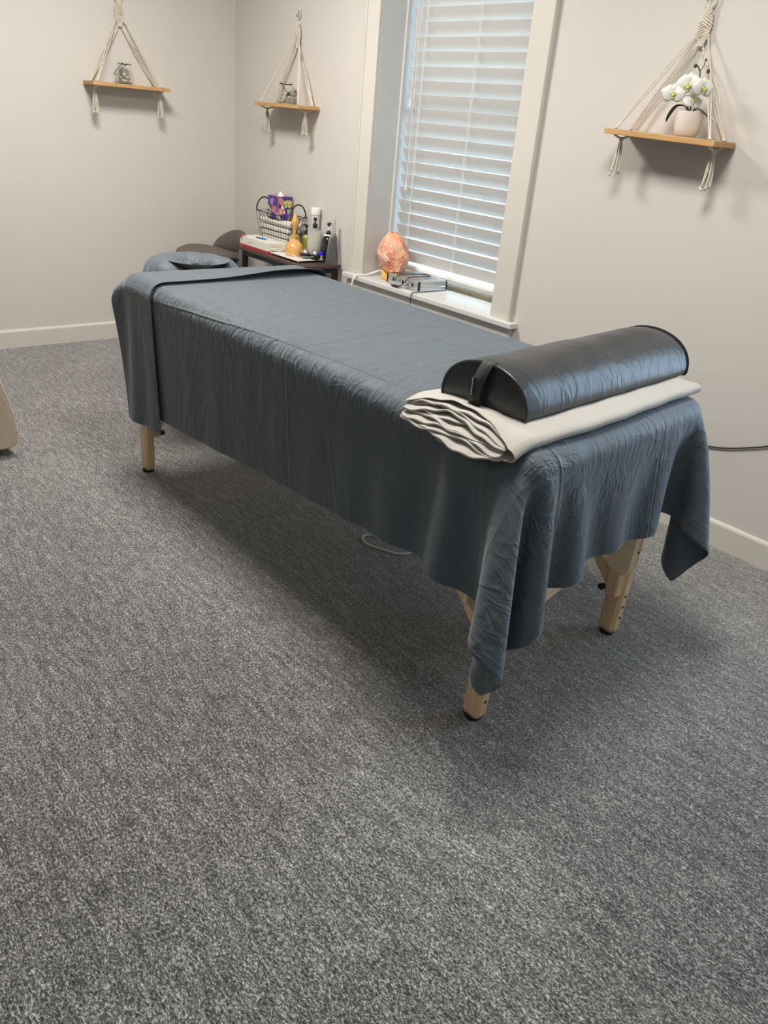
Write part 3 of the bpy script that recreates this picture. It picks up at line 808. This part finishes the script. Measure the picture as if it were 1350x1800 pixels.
def flower(c, rz, rx, s):
    mt = Matrix.Translation(c) @ Matrix.Rotation(rz, 4, 'Z') @ Matrix.Rotation(rx, 4, 'X')
    m = MB()
    for (ang, L, wd, dy) in ((90, .036, .017, .002), (210, .034, .015, .002), (330, .034, .015, .002), (10, .043, .027, -.002), (170, .043, .027, -.002)):
        a = R_(ang); P = []
        for i in range(11):
            t = i / 10; w_ = wd * math.sin(PI * (t * .93 + .07) ** .75) ** .7; r = L * t; row = []
            for j in range(9):
                q = (j - 4) / 4; dpt = dy - .010 * math.sin(t * 2.2) * (1 - .4 * q * q) + .006 * t * t + .003 * q * q
                row.append(mt @ Vector(((r * math.cos(a) - q * w_ * math.sin(a)) * s, (-.002 + dpt) * s, (r * math.sin(a) + q * w_ * math.cos(a)) * s)))
            P.append(row)
        m.grid(P)
    o = ochild(m, 'flower', M_petal, solid=.0008, angle=180)
    m = MB()
    for (px, pz, r) in ((0, -.004, .006), (-.006, .001, .004), (.006, .001, .004), (0, .006, .0035), (0, -.013, .0035)):
        p = mt @ Vector((px * s, -.012 * s, pz * s)); m.ball(p, r * s, 6)
    c2 = m.build('flower_centre', M_petalc); c2.parent = o
flower(Vector((-.052, -.050, .128)), R_(32), R_(-6), 1.0)
flower(Vector((-.008, -.030, .158)), R_(8), R_(8), 1.15)
flower(Vector((.004, -.012, .108)), R_(50), R_(-35), .85)
flower(Vector((.042, -.026, .150)), R_(62), R_(0), .95)

# ------------------------------------------------------------ sill : salt lamp and aluminium case
sp = tag(empty('salt_lamp', (1.545, .075, .617)), 'orange-pink rock salt lamp on the window sill', 'lamp')
bm = bmesh.new(); bmesh.ops.create_icosphere(bm, subdivisions=5, radius=1)
rg = random.Random(12); planes = []
for i in range(34):
    d = Vector((rg.gauss(0, 1), rg.gauss(0, 1), rg.gauss(0, .8))).normalized(); planes.append((d, rg.uniform(.80, .98)))
for v_ in bm.verts:
    d = v_.co.normalized(); r = 1.0
    for n_, k_ in planes:
        q = d.dot(n_)
        if q > .05: r = min(r, k_ / q)
    r *= 1 + .012 * math.sin(d.x * 23 + d.z * 11) * math.sin(d.y * 19 - d.z * 7)
    p = d * r; zz = (p.z + 1) / 2
    zz = min(1, max(0, (zz - .09) / .82))
    rad = math.hypot(p.x, p.y) + 1e-6; prof_ = (1 - (abs(zz - .28) / .76) ** 1.75) ** .62 if zz > .30 else (1 - .14 * ((.30 - zz) / .30) ** 2)
    rr_ = min(1, rad / max(.05, math.sqrt(max(.02, 1 - p.z * p.z)))) * prof_ if abs(p.z) < .97 else rad
    if zz <= .001 or zz >= .999: rr_ = min(rad, prof_)
    v_.co = Vector((p.x / rad * rr_ * .112 + .026 - .010 * zz, p.y / rad * rr_ * .082, .054 + zz * .200))
me = bpy.data.meshes.new('salt_rock'); bm.to_mesh(me); bm.free()
k = NT('salt'); v = k.coord('Object'); n = k.noise(v, 9, 5, .6, 2.0); n2 = k.noise(v, 34, 4, .6, 2.0)
z_ = k.n('ShaderNodeSeparateXYZ'); k.l(v, z_.inputs[0])
base = k.ramp(n, [(.32, lin(.46, .13, .075)), (.46, lin(.62, .27, .16)), (.56, lin(.68, .40, .27)), (.68, lin(.80, .60, .50))])
mxn = k.n('ShaderNodeMix', data_type='RGBA'); k.l(k.ramp(n2, [(.56, (0, 0, 0, 1)), (.62, (1, 1, 1, 1))]), mxn.inputs[0]); k.l(base, mxn.inputs[6]); mxn.inputs[7].default_value = lin(.82, .66, .58)
k.l(mxn.outputs[2], k.b.inputs['Base Color']); k.b.inputs['Roughness'].default_value = .35
k.b.inputs['Subsurface Weight'].default_value = .35; k.b.inputs['Subsurface Radius'].default_value = (1, .4, .25); k.b.inputs['Subsurface Scale'].default_value = .02
k.l(k.ramp(k.noise(v, 9, 2), [(.45, (0, 0, 0, 1)), (.62, (1, .30, .06, 1))]), k.b.inputs['Emission Color']); k.b.inputs['Emission Strength'].default_value = .22
k.l(k.bump(n2, .6, .008), k.b.inputs['Normal']); me.materials.append(k.m)
o = bpy.data.objects.new('salt_rock', me); COL.objects.link(o); o.parent = sp
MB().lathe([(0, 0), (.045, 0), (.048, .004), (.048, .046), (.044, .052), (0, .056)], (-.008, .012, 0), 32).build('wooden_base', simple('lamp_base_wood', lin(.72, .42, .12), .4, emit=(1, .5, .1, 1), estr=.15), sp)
MB().tube(bez([(-.045, .02, .030), (-.075, .0, .034), (-.098, -.03, .020), (-.112, -.075, .006), (-.125, -.128, .004), (-.133, -.150, -.04), (-.133, -.152, -.2), (-.10, -.148, -.55)], 40), .0048, 8).build('white_cord', M_white, sp)

ac = tag(empty('aluminium_case', (1.745, .105, .6172), (0, 0, R_(-1.5))), 'flat silver aluminium case with black corners on the window sill', 'case')
M_alu = simple('brushed_aluminium', lin(.62, .64, .66), .28, .85, var=.05, scale=60)
MB().box(-.135, -.098, 0, .135, .098, .0245, .004).box(-.135, -.098, .0265, .135, .098, .051, .004).box(-.133, -.096, .024, .133, .096, .027).build('shell', M_alu, ac, smooth=False)
for sx in (-1, 1):
    for sy in (-1, 1): MB().box(sx * .1375 - (.014 if sx > 0 else 0), sy * .1005 - (.012 if sy > 0 else 0), -.0 + .001, sx * .1375 + (.014 if sx < 0 else 0), sy * .1005 + (.012 if sy < 0 else 0), .0525, .006).build('corner_guard', M_black, ac, smooth=False)
m = MB(); m.tube(bez([(-.045, -.098, .024), (-.046, -.118, .014), (-.042, -.142, .006), (-.030, -.146, .0055), (.030, -.146, .0055), (.042, -.142, .006), (.046, -.118, .014), (.045, -.098, .024)], 32), .0045, 8); m.build('handle', M_chrome, ac)
MB().tube([(-.028, -.146, .0062), (.028, -.146, .0062)], .0060, 12).build('handle_grip', M_black, ac)
for sx in (-.080, 0, .080): MB().box(sx - .005, -.1005, .018, sx + .005, -.097, .036, .001).build('latch', M_blackmetal, ac, smooth=False)
bc = MB()
bc.tube(bez([(1.700, -.005, .640), (1.700, -.006, .660), (1.700, .02, .674), (1.705, .10, .674), (1.730, .165, .674), (1.760, .175, .674), (1.790, .150, .674), (1.785, .09, .674), (1.778, .03, .674), (1.785, -.002, .668), (1.782, -.014, .650), (1.760, -.020, .630), (1.74, -.020, .624)], 60), .0024, 7)
bc.tube(bez([(1.895, -.020, .619), (1.890, -.040, .620), (1.886, -.052, .616), (1.884, -.055, .56), (1.89, -.050, .30), (1.90, -.045, .02)], 30), .0022, 7)
tag(bc.build('black_cable', M_rubber), 'thin black cable looped over the silver case on the sill', 'cable')

# ------------------------------------------------------------ side table and what stands on it
SX0, SX1, SYA, SYB, SZT = .545, 1.228, -.285, -.018, .642
sd = tag(empty('side_table', (.886, -.15, 0)), 'narrow dark brown side table against the window wall', 'side table')
sinv = Matrix.Translation((-.886, .15, 0))
def schild(m, name, mat, **k): o = m.build(name, mat, **k); o.parent = sd; o.matrix_parent_inverse = sinv; return o
schild(MB().box(SX0, SYA, SZT - .018, SX1, SYB, SZT, .002), 'tabletop', M_dark, smooth=False)
schild(MB().box(SX0 + .015, SYA + .010, SZT - .045, SX1 - .015, SYA + .035, SZT - .018).box(SX0 + .015, SYB - .035, SZT - .045, SX1 - .015, SYB - .010, SZT - .018)
       .box(SX0 + .015, SYA + .035, SZT - .045, SX0 + .040, SYB - .035, SZT - .018).box(SX1 - .040, SYA + .035, SZT - .045, SX1 - .015, SYB - .035, SZT - .018), 'frame', M_blackmetal, smooth=False)
for ax in (SX0 + .028, SX1 - .028):
    for ay in (SYA + .023, SYB - .023): schild(MB().box(ax - .0135, ay - .0135, 0, ax + .0135, ay + .0135, SZT - .045), 'leg', M_blackmetal, smooth=False)
schild(MB().box(SX0 + .015, SYA + .01, .14, SX1 - .015, SYB - .01, .155), 'lower_shelf', M_dark, smooth=False)

def at(name, loc, label, cat, rz=0, group=None): return tag(empty(name, loc, (0, 0, rz)), label, cat, group)
# glove box
gb = at('glove_box', (.671, -.197, SZT + .0003), 'white and red disposable glove box with blue gloves showing, on the side table', 'glove box')
k = NT('glove_box_card'); sp_ = k.n('ShaderNodeSeparateXYZ'); k.l(k.coord('Object'), sp_.inputs[0])
k.l(k.ramp(k.math('MULTIPLY', sp_.outputs[2], 10.0), [(0, lin(.42, .03, .05)), (.145, lin(.50, .05, .07)), (.15, lin(.74, .72, .66)), (1, lin(.78, .77, .72))]), k.b.inputs['Base Color']); k.b.inputs['Roughness'].default_value = .5
k.t.nodes[-1].color_ramp.interpolation = 'CONSTANT'
MB().box(-.160, -.065, 0, .160, .065, .060, .001).build('carton', k.m, gb, smooth=False)
m = MB(); m.prism([(.055 * math.cos(a) - .02, .022 * math.sin(a)) for a in np.linspace(0, 2 * PI, 33)[:-1]], .0600, .0608, 'z'); m.build('opening', M_black, gb, smooth=False)
bm = MB(); P = []
for i in range(25):
    a = 2 * PI * i / 24; P.append([((-.005 + .034 * t * math.cos(a)), .015 * t * math.sin(a), .0612 + .007 * (1 - t) * (1 + .5 * math.sin(3 * a + t * 5))) for t in np.linspace(0, 1, 6)])
bm.grid(P).build('blue_gloves', simple('blue_nitrile', lin(.02, .16, .52), .4, var=.3, scale=90), gb)
m = MB(); m.box(-.1605, -.0655, .045, -.13, -.0648, .0602).box(-.1605, -.0655, .0598, -.125, -.03, .0604); m.build('red_corner', simple('carton_red', lin(.45, .06, .08), .5), gb, smooth=False)
m = MB()
for i, (z, ln) in enumerate(((.048, .05), (.040, .075), (.032, .062), (.024, .07))):
    m.box(.1602, -.045, z - .0012, .1606, -.045 + ln, z + .0012)
for i, (z, a, ln) in enumerate(((.046, -.15, .02), (.040, -.15, .026), (.034, -.15, .018), (.030, -.08, .05), (.036, -.06, .07))): m.box(a, -.0656, z - .001, a + ln, -.0652, z + .001)
m.build('printed_text', simple('grey_print', lin(.36, .38, .33), .6), gb, smooth=False)

# tray
tr_ = at('serving_tray', (.982, -.130, SZT), 'small white tray with a wire rail and ball feet on the side table', 'tray')
TXh, TYh = .142, .118
MB().box(-TXh, -TYh, .0095, TXh, TYh, .0125, .001).build('base_plate', M_whitemetal, tr_, smooth=False)
m = MB(); m.tube([(-TXh, -TYh, .032), (TXh, -TYh, .032), (TXh, TYh, .032), (-TXh, TYh, .032)], .0030, 6, True); m.tube([(-TXh, -TYh, .011), (TXh, -TYh, .011), (TXh, TYh, .011), (-TXh, TYh, .011)], .0028, 6, True)
for q in (-1, -.33, .33, 1):
    for sy in (-1, 1): m.tube([(q * TXh, sy * TYh, .011), (q * TXh, sy * TYh, .032)], .0012, 6)
for sx in (-1, 1): m.tube([(sx * TXh, 0, .011), (sx * TXh, 0, .032)], .0012, 6)
m.build('wire_rail', simple('pale_enamel_wire', lin(.78, .75, .70), .3, 0), tr_)
for sx in (-1, 1):
    for sy in (-1, 1): MB().ball((sx * (TXh - .006), sy * (TYh - .006), .0042), .0042, 6).build('ball_foot', M_chrome, tr_)
ZT = SZT + .0127
# wooden massager
wm = at('wooden_massager', (.957, -.163, ZT), 'bell-shaped wooden hand massager with a stalk handle on the tray', 'massage tool')
M_maple = simple('varnished_maple', lin(.66, .36, .11), .28, var=.08, scale=12, coat=.4)
MB().lathe([(0, 0), (.047, .0), (.052, .006), (.054, .022), (.053, .045), (.046, .064), (.032, .077), (.018, .084), (.012, .090)], n=40).build('bell', M_maple, wm)
MB().lathe([(.012, .088), (.010, .100), (.010, .130), (.013, .150), (.019, .170), (.021, .184), (.017, .200), (.012, .208), (.011, .220), (.006, .228), (0, .229)], n=28).build('handle', M_maple, wm)

def pump(name, loc, label, r, h, neck, body_mat, liq=None, label_mat=None, head_rot=0, stem_c=None, cap_r=None, group=None):
    b_ = at(name, loc, label, 'bottle', 0, group)
    prof = [(0, 0), (r * .92, 0), (r, .006), (r, h * .80), (r * .93, h * .88), (r * .60, h * .95), (.013, h)]
    MB().lathe(prof + [(.0, h)], n=32).build('bottle_body', body_mat, b_)
    if liq: MB().lathe([(0, .004), (r * .90, .004), (r * .965, .008), (r * .965, h * .80), (r * .90, h * .85), (0, h * .85)], n=32).build('contents', liq, b_)
    if label_mat: MB().lathe([(r + .0004, h * .10), (r + .0008, h * .11), (r + .0008, h * .72), (r + .0004, h * .73)], n=32).build('paper_label', label_mat, b_)
    cr = cap_r or .014
    p = MB().lathe([(0, h - .002), (cr, h - .002), (cr, h + .016), (cr * .8, h + .022), (.005, h + .024), (.004, h + neck - .012), (.0095, h + neck - .010), (.0105, h + neck), (.008, h + neck + .006), (0, h + neck + .007)], n=24)
    ca, sa = math.cos(head_rot), math.sin(head_rot)
    p.tube([(0, 0, h + neck + .002), (.020 * ca, .020 * sa, h + neck + .003), (.034 * ca, .034 * sa, h + neck - .004)], [.0055, .0042, .003], 10)
    p.build('pump_head', M_black, b_)
    return b_
M_oilglass = simple('yellow_oil', lin(.42, .42, .10), .12, coat=.5)
M_plabel = simple('cream_label', lin(.70, .68, .56), .6, var=.05)
pump('pump_bottle', (.888, -.113, ZT), 'massage oil pump bottle with a cream label, left of the wooden massager', .031, .110, .045, M_oilglass, None, M_plabel, R_(200))
pump('pump_bottle', (.908, -.046, ZT), 'yellow oil pump bottle standing behind the wooden massager', .026, .108, .050, M_oilglass, None, None, R_(195))
M_lotion = simple('white_lotion', lin(.84, .80, .70), .5, var=.02, emit=None)
cb = pump('pump_bottle', (1.038, -.078, ZT), 'clear pump bottle of cream lotion with a black pump, behind the steel balls', .042, .165, .048, M_glass, M_lotion, None, R_(-30))
# taller white bottle behind, with a second pump
tb_ = at('lotion_bottle', (.976, -.034, ZT), 'tall translucent white bottle with a flat cap at the back of the tray', 'bottle')
MB().lathe([(0, 0), (.025, 0), (.0265, .004), (.026, .150), (.0255, .225), (.024, .228), (0, .228)], n=28).build('bottle_body', simple('frosted_plastic', lin(.66, .68, .68), .35, trans=.3), tb_)
MB().lathe([(0, .2285), (.0275, .2285), (.028, .232), (.028, .262), (.0265, .2655), (0, .266)], n=28).build('cap', M_white, tb_)
bp = pump('pump_bottle', (1.120, -.040, ZT), 'black pump bottle with a white collar beside the clear spray bottle', .034, .135, .062, simple('black_gloss', lin(.008, .010, .018), .12, coat=.5), None, None, R_(120), cap_r=.013)
MB().lathe([(.0142, .134), (.030, .1325), (.031, .136), (.0145, .139), (.0142, .134)], n=28).build('white_collar', M_white, bp)
MB().lathe([(.0042, .160), (.0052, .162), (.0062, .180), (.0042, .182)], n=16).build('white_stem', M_white, bp)
# massage balls
for q, (bx, by, lb) in enumerate(((1.052, -.150, 'steel massage roller ball in a black cup, next to the wooden massager'), (1.103, -.118, 'steel massage roller ball in a black cup, nearest the black bottle'))):
    g = at('massage_roller_ball', (bx, by, ZT), lb, 'massage ball', 0, 'steel roller balls on the tray')
    MB().lathe([(0, 0), (.024, 0), (.028, .006), (.0295, .024), (.0285, .027), (.0265, .027), (0, .020)], n=32).build('cup', M_black, g)
    MB().ball((0, 0, .028), .0245, 14).build('steel_ball', simple('satin_steel', lin(.62, .60, .62), .25, 1.0), g)
vb = at('small_vial', (1.143, -.101, SZT + .0003), 'small clear vial with a bright blue cap beside the steel balls', 'bottle')
MB().lathe([(0, 0), (.009, 0), (.0095, .002), (.0095, .040), (.007, .043), (0, .043)], n=20).build('vial_glass', M_glass, vb)
MB().lathe([(0, .043), (.0105, .043), (.0105, .058), (.009, .060), (0, .060)], n=20).build('blue_cap', simple('bright_blue', lin(.005, .005, .62), .4), vb)
# clear spray bottle
sb = at('spray_bottle', (1.190, -.058, SZT + .0003), 'tall clear conical spray bottle at the right end of the side table', 'bottle')
k = NT('clear_plastic'); k.b.inputs['Base Color'].default_value = lin(.93, .94, .95); k.b.inputs['Roughness'].default_value = .04; k.b.inputs['Transmission Weight'].default_value = .95; k.b.inputs['IOR'].default_value = 1.2
MB().lathe([(0, 0), (.036, 0), (.038, .006), (.035, .030), (.027, .100), (.021, .150), (.018, .162), (.012, .168), (.012, .180), (0, .181)], n=12).build('bottle_body', k.m, sb, angle=20)
MB().lathe([(.0125, .170), (.014, .172), (.014, .200), (.010, .206), (.0095, .238), (.012, .240), (.012, .252), (.009, .256), (0, .256)], n=20).build('clear_cap', k.m, sb)
MB().lathe([(0, .186), (.006, .187), (.007, .222), (0, .224)], n=16).build('spray_nozzle', M_white, sb)
m = MB()
for i in range(9): m.box(-.0305 + .0012 * i, -.0245 + .0009 * i, .048 + .009 * i, -.0275 + .0012 * i, -.0225 + .0009 * i, .0535 + .009 * i)
m.build('vertical_lettering', simple('dark_print', lin(.06, .06, .06), .6), sb, smooth=False)

# wire basket with a tissue box and packets
wb = at('wire_basket', (.68, -.075, SZT + .0003), 'black wire basket with loop handles on the side table behind the glove box', 'basket')
winv = None
def rect(z, t):   # t 0 bottom .. 1 rim ; local coords
    xa, xb = -.150 - .046 * t, .130 + .048 * t; ya, yb = -.040 - .018 * t, .040 + .020 * t
    return xa, xb, ya, yb
m = MB(); ZR = .200
for t in (0, .25, .5, .75, 1):
    xa, xb, ya, yb = rect(0, t); z = .003 + ZR * t
    m.tube([(xa, ya, z), (xb, ya, z), (xb, yb, z), (xa, yb, z)], .0026 if t == 1 else .0013, 6, True)
a0 = rect(0, 0); a1 = rect(0, 1)
for q in range(13):
    f = q / 12
    for (ya, yb) in ((a0[2], a1[2]), (a0[3], a1[3])):
        m.tube([(a0[0] + (a0[1] - a0[0]) * f, ya, .003), (a1[0] + (a1[1] - a1[0]) * f, yb, .003 + ZR)], .0011, 6)
    m.tube([(a0[0] + (a0[1] - a0[0]) * f, a0[2], .003), (a0[0] + (a0[1] - a0[0]) * f, a0[3], .003)], .0011, 6)
for q in range(1, 5):
    f = q / 5
    for (xa, xb) in ((a0[0], a1[0]), (a0[1], a1[1])):
        m.tube([(xa, a0[2] + (a0[3] - a0[2]) * f, .003), (xb, a1[2] + (a1[3] - a1[2]) * f, .003 + ZR)], .0011, 6)
m.build('wire_cage', M_blackmetal, wb)
for xe, lean in ((a1[0], -.0), (a1[1], .0)):
    MB().tube(bez([(xe, -.050, .003 + ZR), (xe + lean, -.052, ZR + .030), (xe + lean, -.030, ZR + .066), (xe + lean, .0, ZR + .078), (xe + lean, .030, ZR + .066), (xe + lean, .052, ZR + .030), (xe, .050, .003 + ZR)], 30), .0042, 8).build('loop_handle', M_black, wb)
tbx = at('tissue_box', (.645, -.064, .8165), 'purple patterned cube tissue box with butterflies standing in the wire basket', 'tissue box')
k = NT('tissue_print'); v = k.coord('Object'); vo = k.n('ShaderNodeTexVoronoi'); vo.inputs['Scale'].default_value = 28; k.l(v, vo.inputs['Vector'])
hs = k.n('ShaderNodeSeparateColor'); k.l(vo.outputs['Color'], hs.inputs[0])
cr = k.ramp(hs.outputs[0], [(0, lin(.07, .03, .20)), (.45, lin(.12, .05, .32)), (.62, lin(.34, .16, .50)), (.74, lin(.05, .04, .14)), (.80, lin(.55, .20, .12)), (.88, lin(.45, .55, .16)), (.95, lin(.75, .68, .72))])
k.t.nodes[-1].color_ramp.interpolation = 'CONSTANT'
k.l(cr, k.b.inputs['Base Color']); k.b.inputs['Roughness'].default_value = .4
S = .0575
MB().box(-S, -S + .006, 0, S, S - .006, .128, .0012).build('carton', k.m, tbx, smooth=False)
def wing(m, cx, cz, sc_, face):
    for sgn in (-1, 1):
        for (dx, dz, rx_, rz_) in ((.011, .008, .010, .009), (.009, -.008, .007, .008)):
            pts = [(cx + sgn * dx * sc_ + rx_ * sc_ * math.cos(a), cz + dz * sc_ + rz_ * sc_ * math.sin(a)) for a in np.linspace(0, 2 * PI, 15)[:-1]]
            if face == 'x': m.prism(pts, S + .0002, S + .0008, 'x')
            else: m.prism(pts, -S + .0052, -S + .0058, 'y')
m = MB(); wing(m, .016, .086, 1.3, 'x'); wing(m, -.035, .022, .9, 'y'); wing(m, .030, .045, .8, 'x'); m.build('green_butterflies', simple('lime_print', lin(.42, .55, .20), .5, var=.2, scale=120), tbx, smooth=False)
m = MB(); wing(m, -.030, .045, 1.1, 'x'); wing(m, .018, .055, 1.2, 'y'); m.build('orange_butterflies', simple('orange_print', lin(.55, .20, .12), .5, var=.2, scale=120), tbx, smooth=False)
m = MB(); m.box(S - .0035, -S + .0050, 0, S + .0006, -S + .0095, .128); m.build('lilac_corner_stripe', simple('lilac_print', lin(.32, .12, .50), .5), tbx, smooth=False)
P = []
for i in range(21):
    a = 2 * PI * i / 20; P.append([((.005 + .024 * t * math.cos(a)), .018 * t * math.sin(a), .1285 + .020 * (1 - t ** 1.6) * (1 + .25 * math.sin(3 * a + t * 4))) for t in np.linspace(0, 1, 7)])
MB().grid(P).build('tissue_tuft', simple('white_tissue', lin(.82, .78, .78), .9), tbx)
pk = at('folded_towel', (.667, -.0755, SZT + .006), 'stack of white folded cloths filling the wire basket under the tissue box', 'cloth')
m = MB()
for q in range(5): m.box(-.125 - .010 * q, -.036 - .0022 * q, .002 + .033 * q, .125 + .011 * q, .036 + .0022 * q, .031 + .033 * q, .010, 3)
m.build('white_cloths', simple('white_terry', lin(.74, .71, .66), .95, bump=.5, bscale=300), pk)

# ------------------------------------------------------------ stool behind the side table
st_ = at('swivel_stool', (.250, -.345, .035), 'taupe cushioned swivel stool with a curved backrest, behind the table head', 'stool', R_(0))
M_taupe = simple('taupe_vinyl', lin(.115, .092, .080), .5, var=.05, scale=8)
M_taupe2 = simple('dark_taupe', lin(.065, .053, .047), .5, var=.05)
sv = MB(); P = []
for i in range(57):
    a = 2 * PI * i / 56; row = []
    for (r, z) in [(0, .548), (.06, .549), (.12, .547), (.165, .540), (.190, .527), (.197, .513), (.190, .500), (.17, .494), (0, .494)]:
        row.append((r * 1.12 * math.cos(a), r * .98 * math.sin(a), z + .012 * (r / .2) ** 2 * math.cos(2 * a)))
    P.append(row)
sv.grid(P); sv.build('seat', M_taupe, st_)
MB().lathe([(0, .450), (.14, .452), (.185, .470), (.200, .488), (.196, .495), (0, .495)], n=48).build('seat_shell', M_taupe2, st_)
P = []
for i in range(33):
    a = R_(62) + R_(112) * i / 32 - R_(30); t = i / 32; hgt = .155 * math.sin(PI * t) ** .55; row = []
    for (f, dr) in [(0, .0), (.33, .012), (.66, .012), (1, 0), (.9, -.022), (.6, -.030), (.3, -.030), (0, -.018), (0, .0)]:
        rr = .225 + dr + .02 * f
        row.append((rr * math.cos(a), rr * math.sin(a), .500 + f * hgt + .012))
    P.append(row)
MB().grid(P).build('backrest', M_taupe, st_, subsurf=1)
MB().tube([(0, 0, .09), (0, 0, .46)], .025, 16).tube([(0, 0, .08), (0, 0, .26)], .034, 16).build('gas_column', M_chrome, st_)
for q in range(5):
    a = 2 * PI * q / 5 + .3; m = MB()
    m.tube([(.02 * math.cos(a), .02 * math.sin(a), .10), (.20 * math.cos(a), .20 * math.sin(a), .065)], [.020, .012], 10)
    lg = m.build('star_leg', M_chrome, st_)
    MB().tube([(.20 * math.cos(a) - .012 * math.sin(a), .20 * math.sin(a) + .012 * math.cos(a), .027), (.20 * math.cos(a) + .012 * math.sin(a), .20 * math.sin(a) - .012 * math.cos(a), .027)], .0262, 16).tube([(.20 * math.cos(a), .20 * math.sin(a), .03), (.20 * math.cos(a), .20 * math.sin(a), .066)], .006, 8).build('caster', M_black, lg)

# ------------------------------------------------------------ beige armchair at the left edge of the view
ar = at('armchair', (1.45, -2.62, 0), 'beige fabric armchair with a sloping side, partly out of frame at the left edge', 'armchair')
k = NT('beige_linen'); v = k.coord('Object'); n = k.noise(k.coord('Object', (1, 1, 3)), 120, 3, .7)
k.l(k.ramp(n, [(.3, lin(.42, .34, .25)), (.7, lin(.60, .51, .40))]), k.b.inputs['Base Color']); k.b.inputs['Roughness'].default_value = .95; k.b.inputs['Sheen Weight'].default_value = .3
k.l(k.bump(k.noise(v, 500, 2), .5, .002), k.b.inputs['Normal']); M_linen = k.m
pf = [(-2.035, .040), (-2.012, .046), (-2.000, .062), (-1.996, .10), (-2.004, .17), (-2.018, .25), (-2.042, .34), (-2.075, .44), (-2.12, .56), (-2.16, .62), (-2.20, .635)]
def arprof(off): return [(y - off, z) for y, z in pf]
m = MB(); poly = pf + [(-2.30, .60), (-2.30, .040)]
m.prism(poly, 1.02, 1.66, 'x'); o = m.build('side_panel', M_linen, ar, smooth=False, bevel=.012); o.matrix_parent_inverse = Matrix.Translation((-1.45, 2.62, 0))
m = MB(); m.tube([(1.655, y, z) for y, z in pf], .0035, 8); o = m.build('piping', simple('pale_piping', lin(.70, .62, .50), .8), ar); o.matrix_parent_inverse = Matrix.Translation((-1.45, 2.62, 0))
m = MB(); m.box(1.00, -2.98, .040, 1.64, -2.30, .40, .03, 3); o = m.build('seat_base', M_linen, ar); o.matrix_parent_inverse = Matrix.Translation((-1.45, 2.62, 0))
m = MB(); m.prism([(-3.23 - (y + 2.0), z) for y, z in pf] + [(-2.98, .60), (-2.98, .040)], 1.02, 1.66, 'x'); o = m.build('side_panel', M_linen, ar, smooth=False, bevel=.012); o.matrix_parent_inverse = Matrix.Translation((-1.45, 2.62, 0))
m = MB(); m.box(.96, -3.0, .040, 1.14, -2.28, .82, .05, 4); o = m.build('backrest', M_linen, ar); o.matrix_parent_inverse = Matrix.Translation((-1.45, 2.62, 0))
for lx in (1.08, 1.60):
    for ly in (-3.14, -2.085):
        o = MB().lathe([(0, 0), (.020, 0), (.026, .040), (0, .040)], (lx, ly, 0), 16).build('foot', M_black, ar); o.matrix_parent_inverse = Matrix.Translation((-1.45, 2.62, 0))

# ------------------------------------------------------------ cords
tag(MB().tube(bez([(3.02, -1.13, .004), (2.985, -1.150, .004), (2.985, -1.185, .004), (3.03, -1.205, .004), (3.10, -1.180, .004), (3.17, -1.12, .004), (3.15, -.9, .004), (3.0, -.5, .004), (2.6, -.12, .004)], 60), .0045, 8).build('power_cord', simple('grey_cord', lin(.62, .60, .55), .4)),
    'pale grey cord curled on the carpet beneath the massage table', 'cord')
tag(MB().tube(bez([(3.50, -.006, .36), (3.62, -.006, .379), (3.70, -.006, .398), (3.80, -.006, .437), (3.86, -.006, .466), (4.0, -.006, .54), (4.3, -.006, .62)], 40), .0028, 8).build('wall_cable', M_rubber),
    'thin black cable running along the wall beside the foot of the table', 'cable')
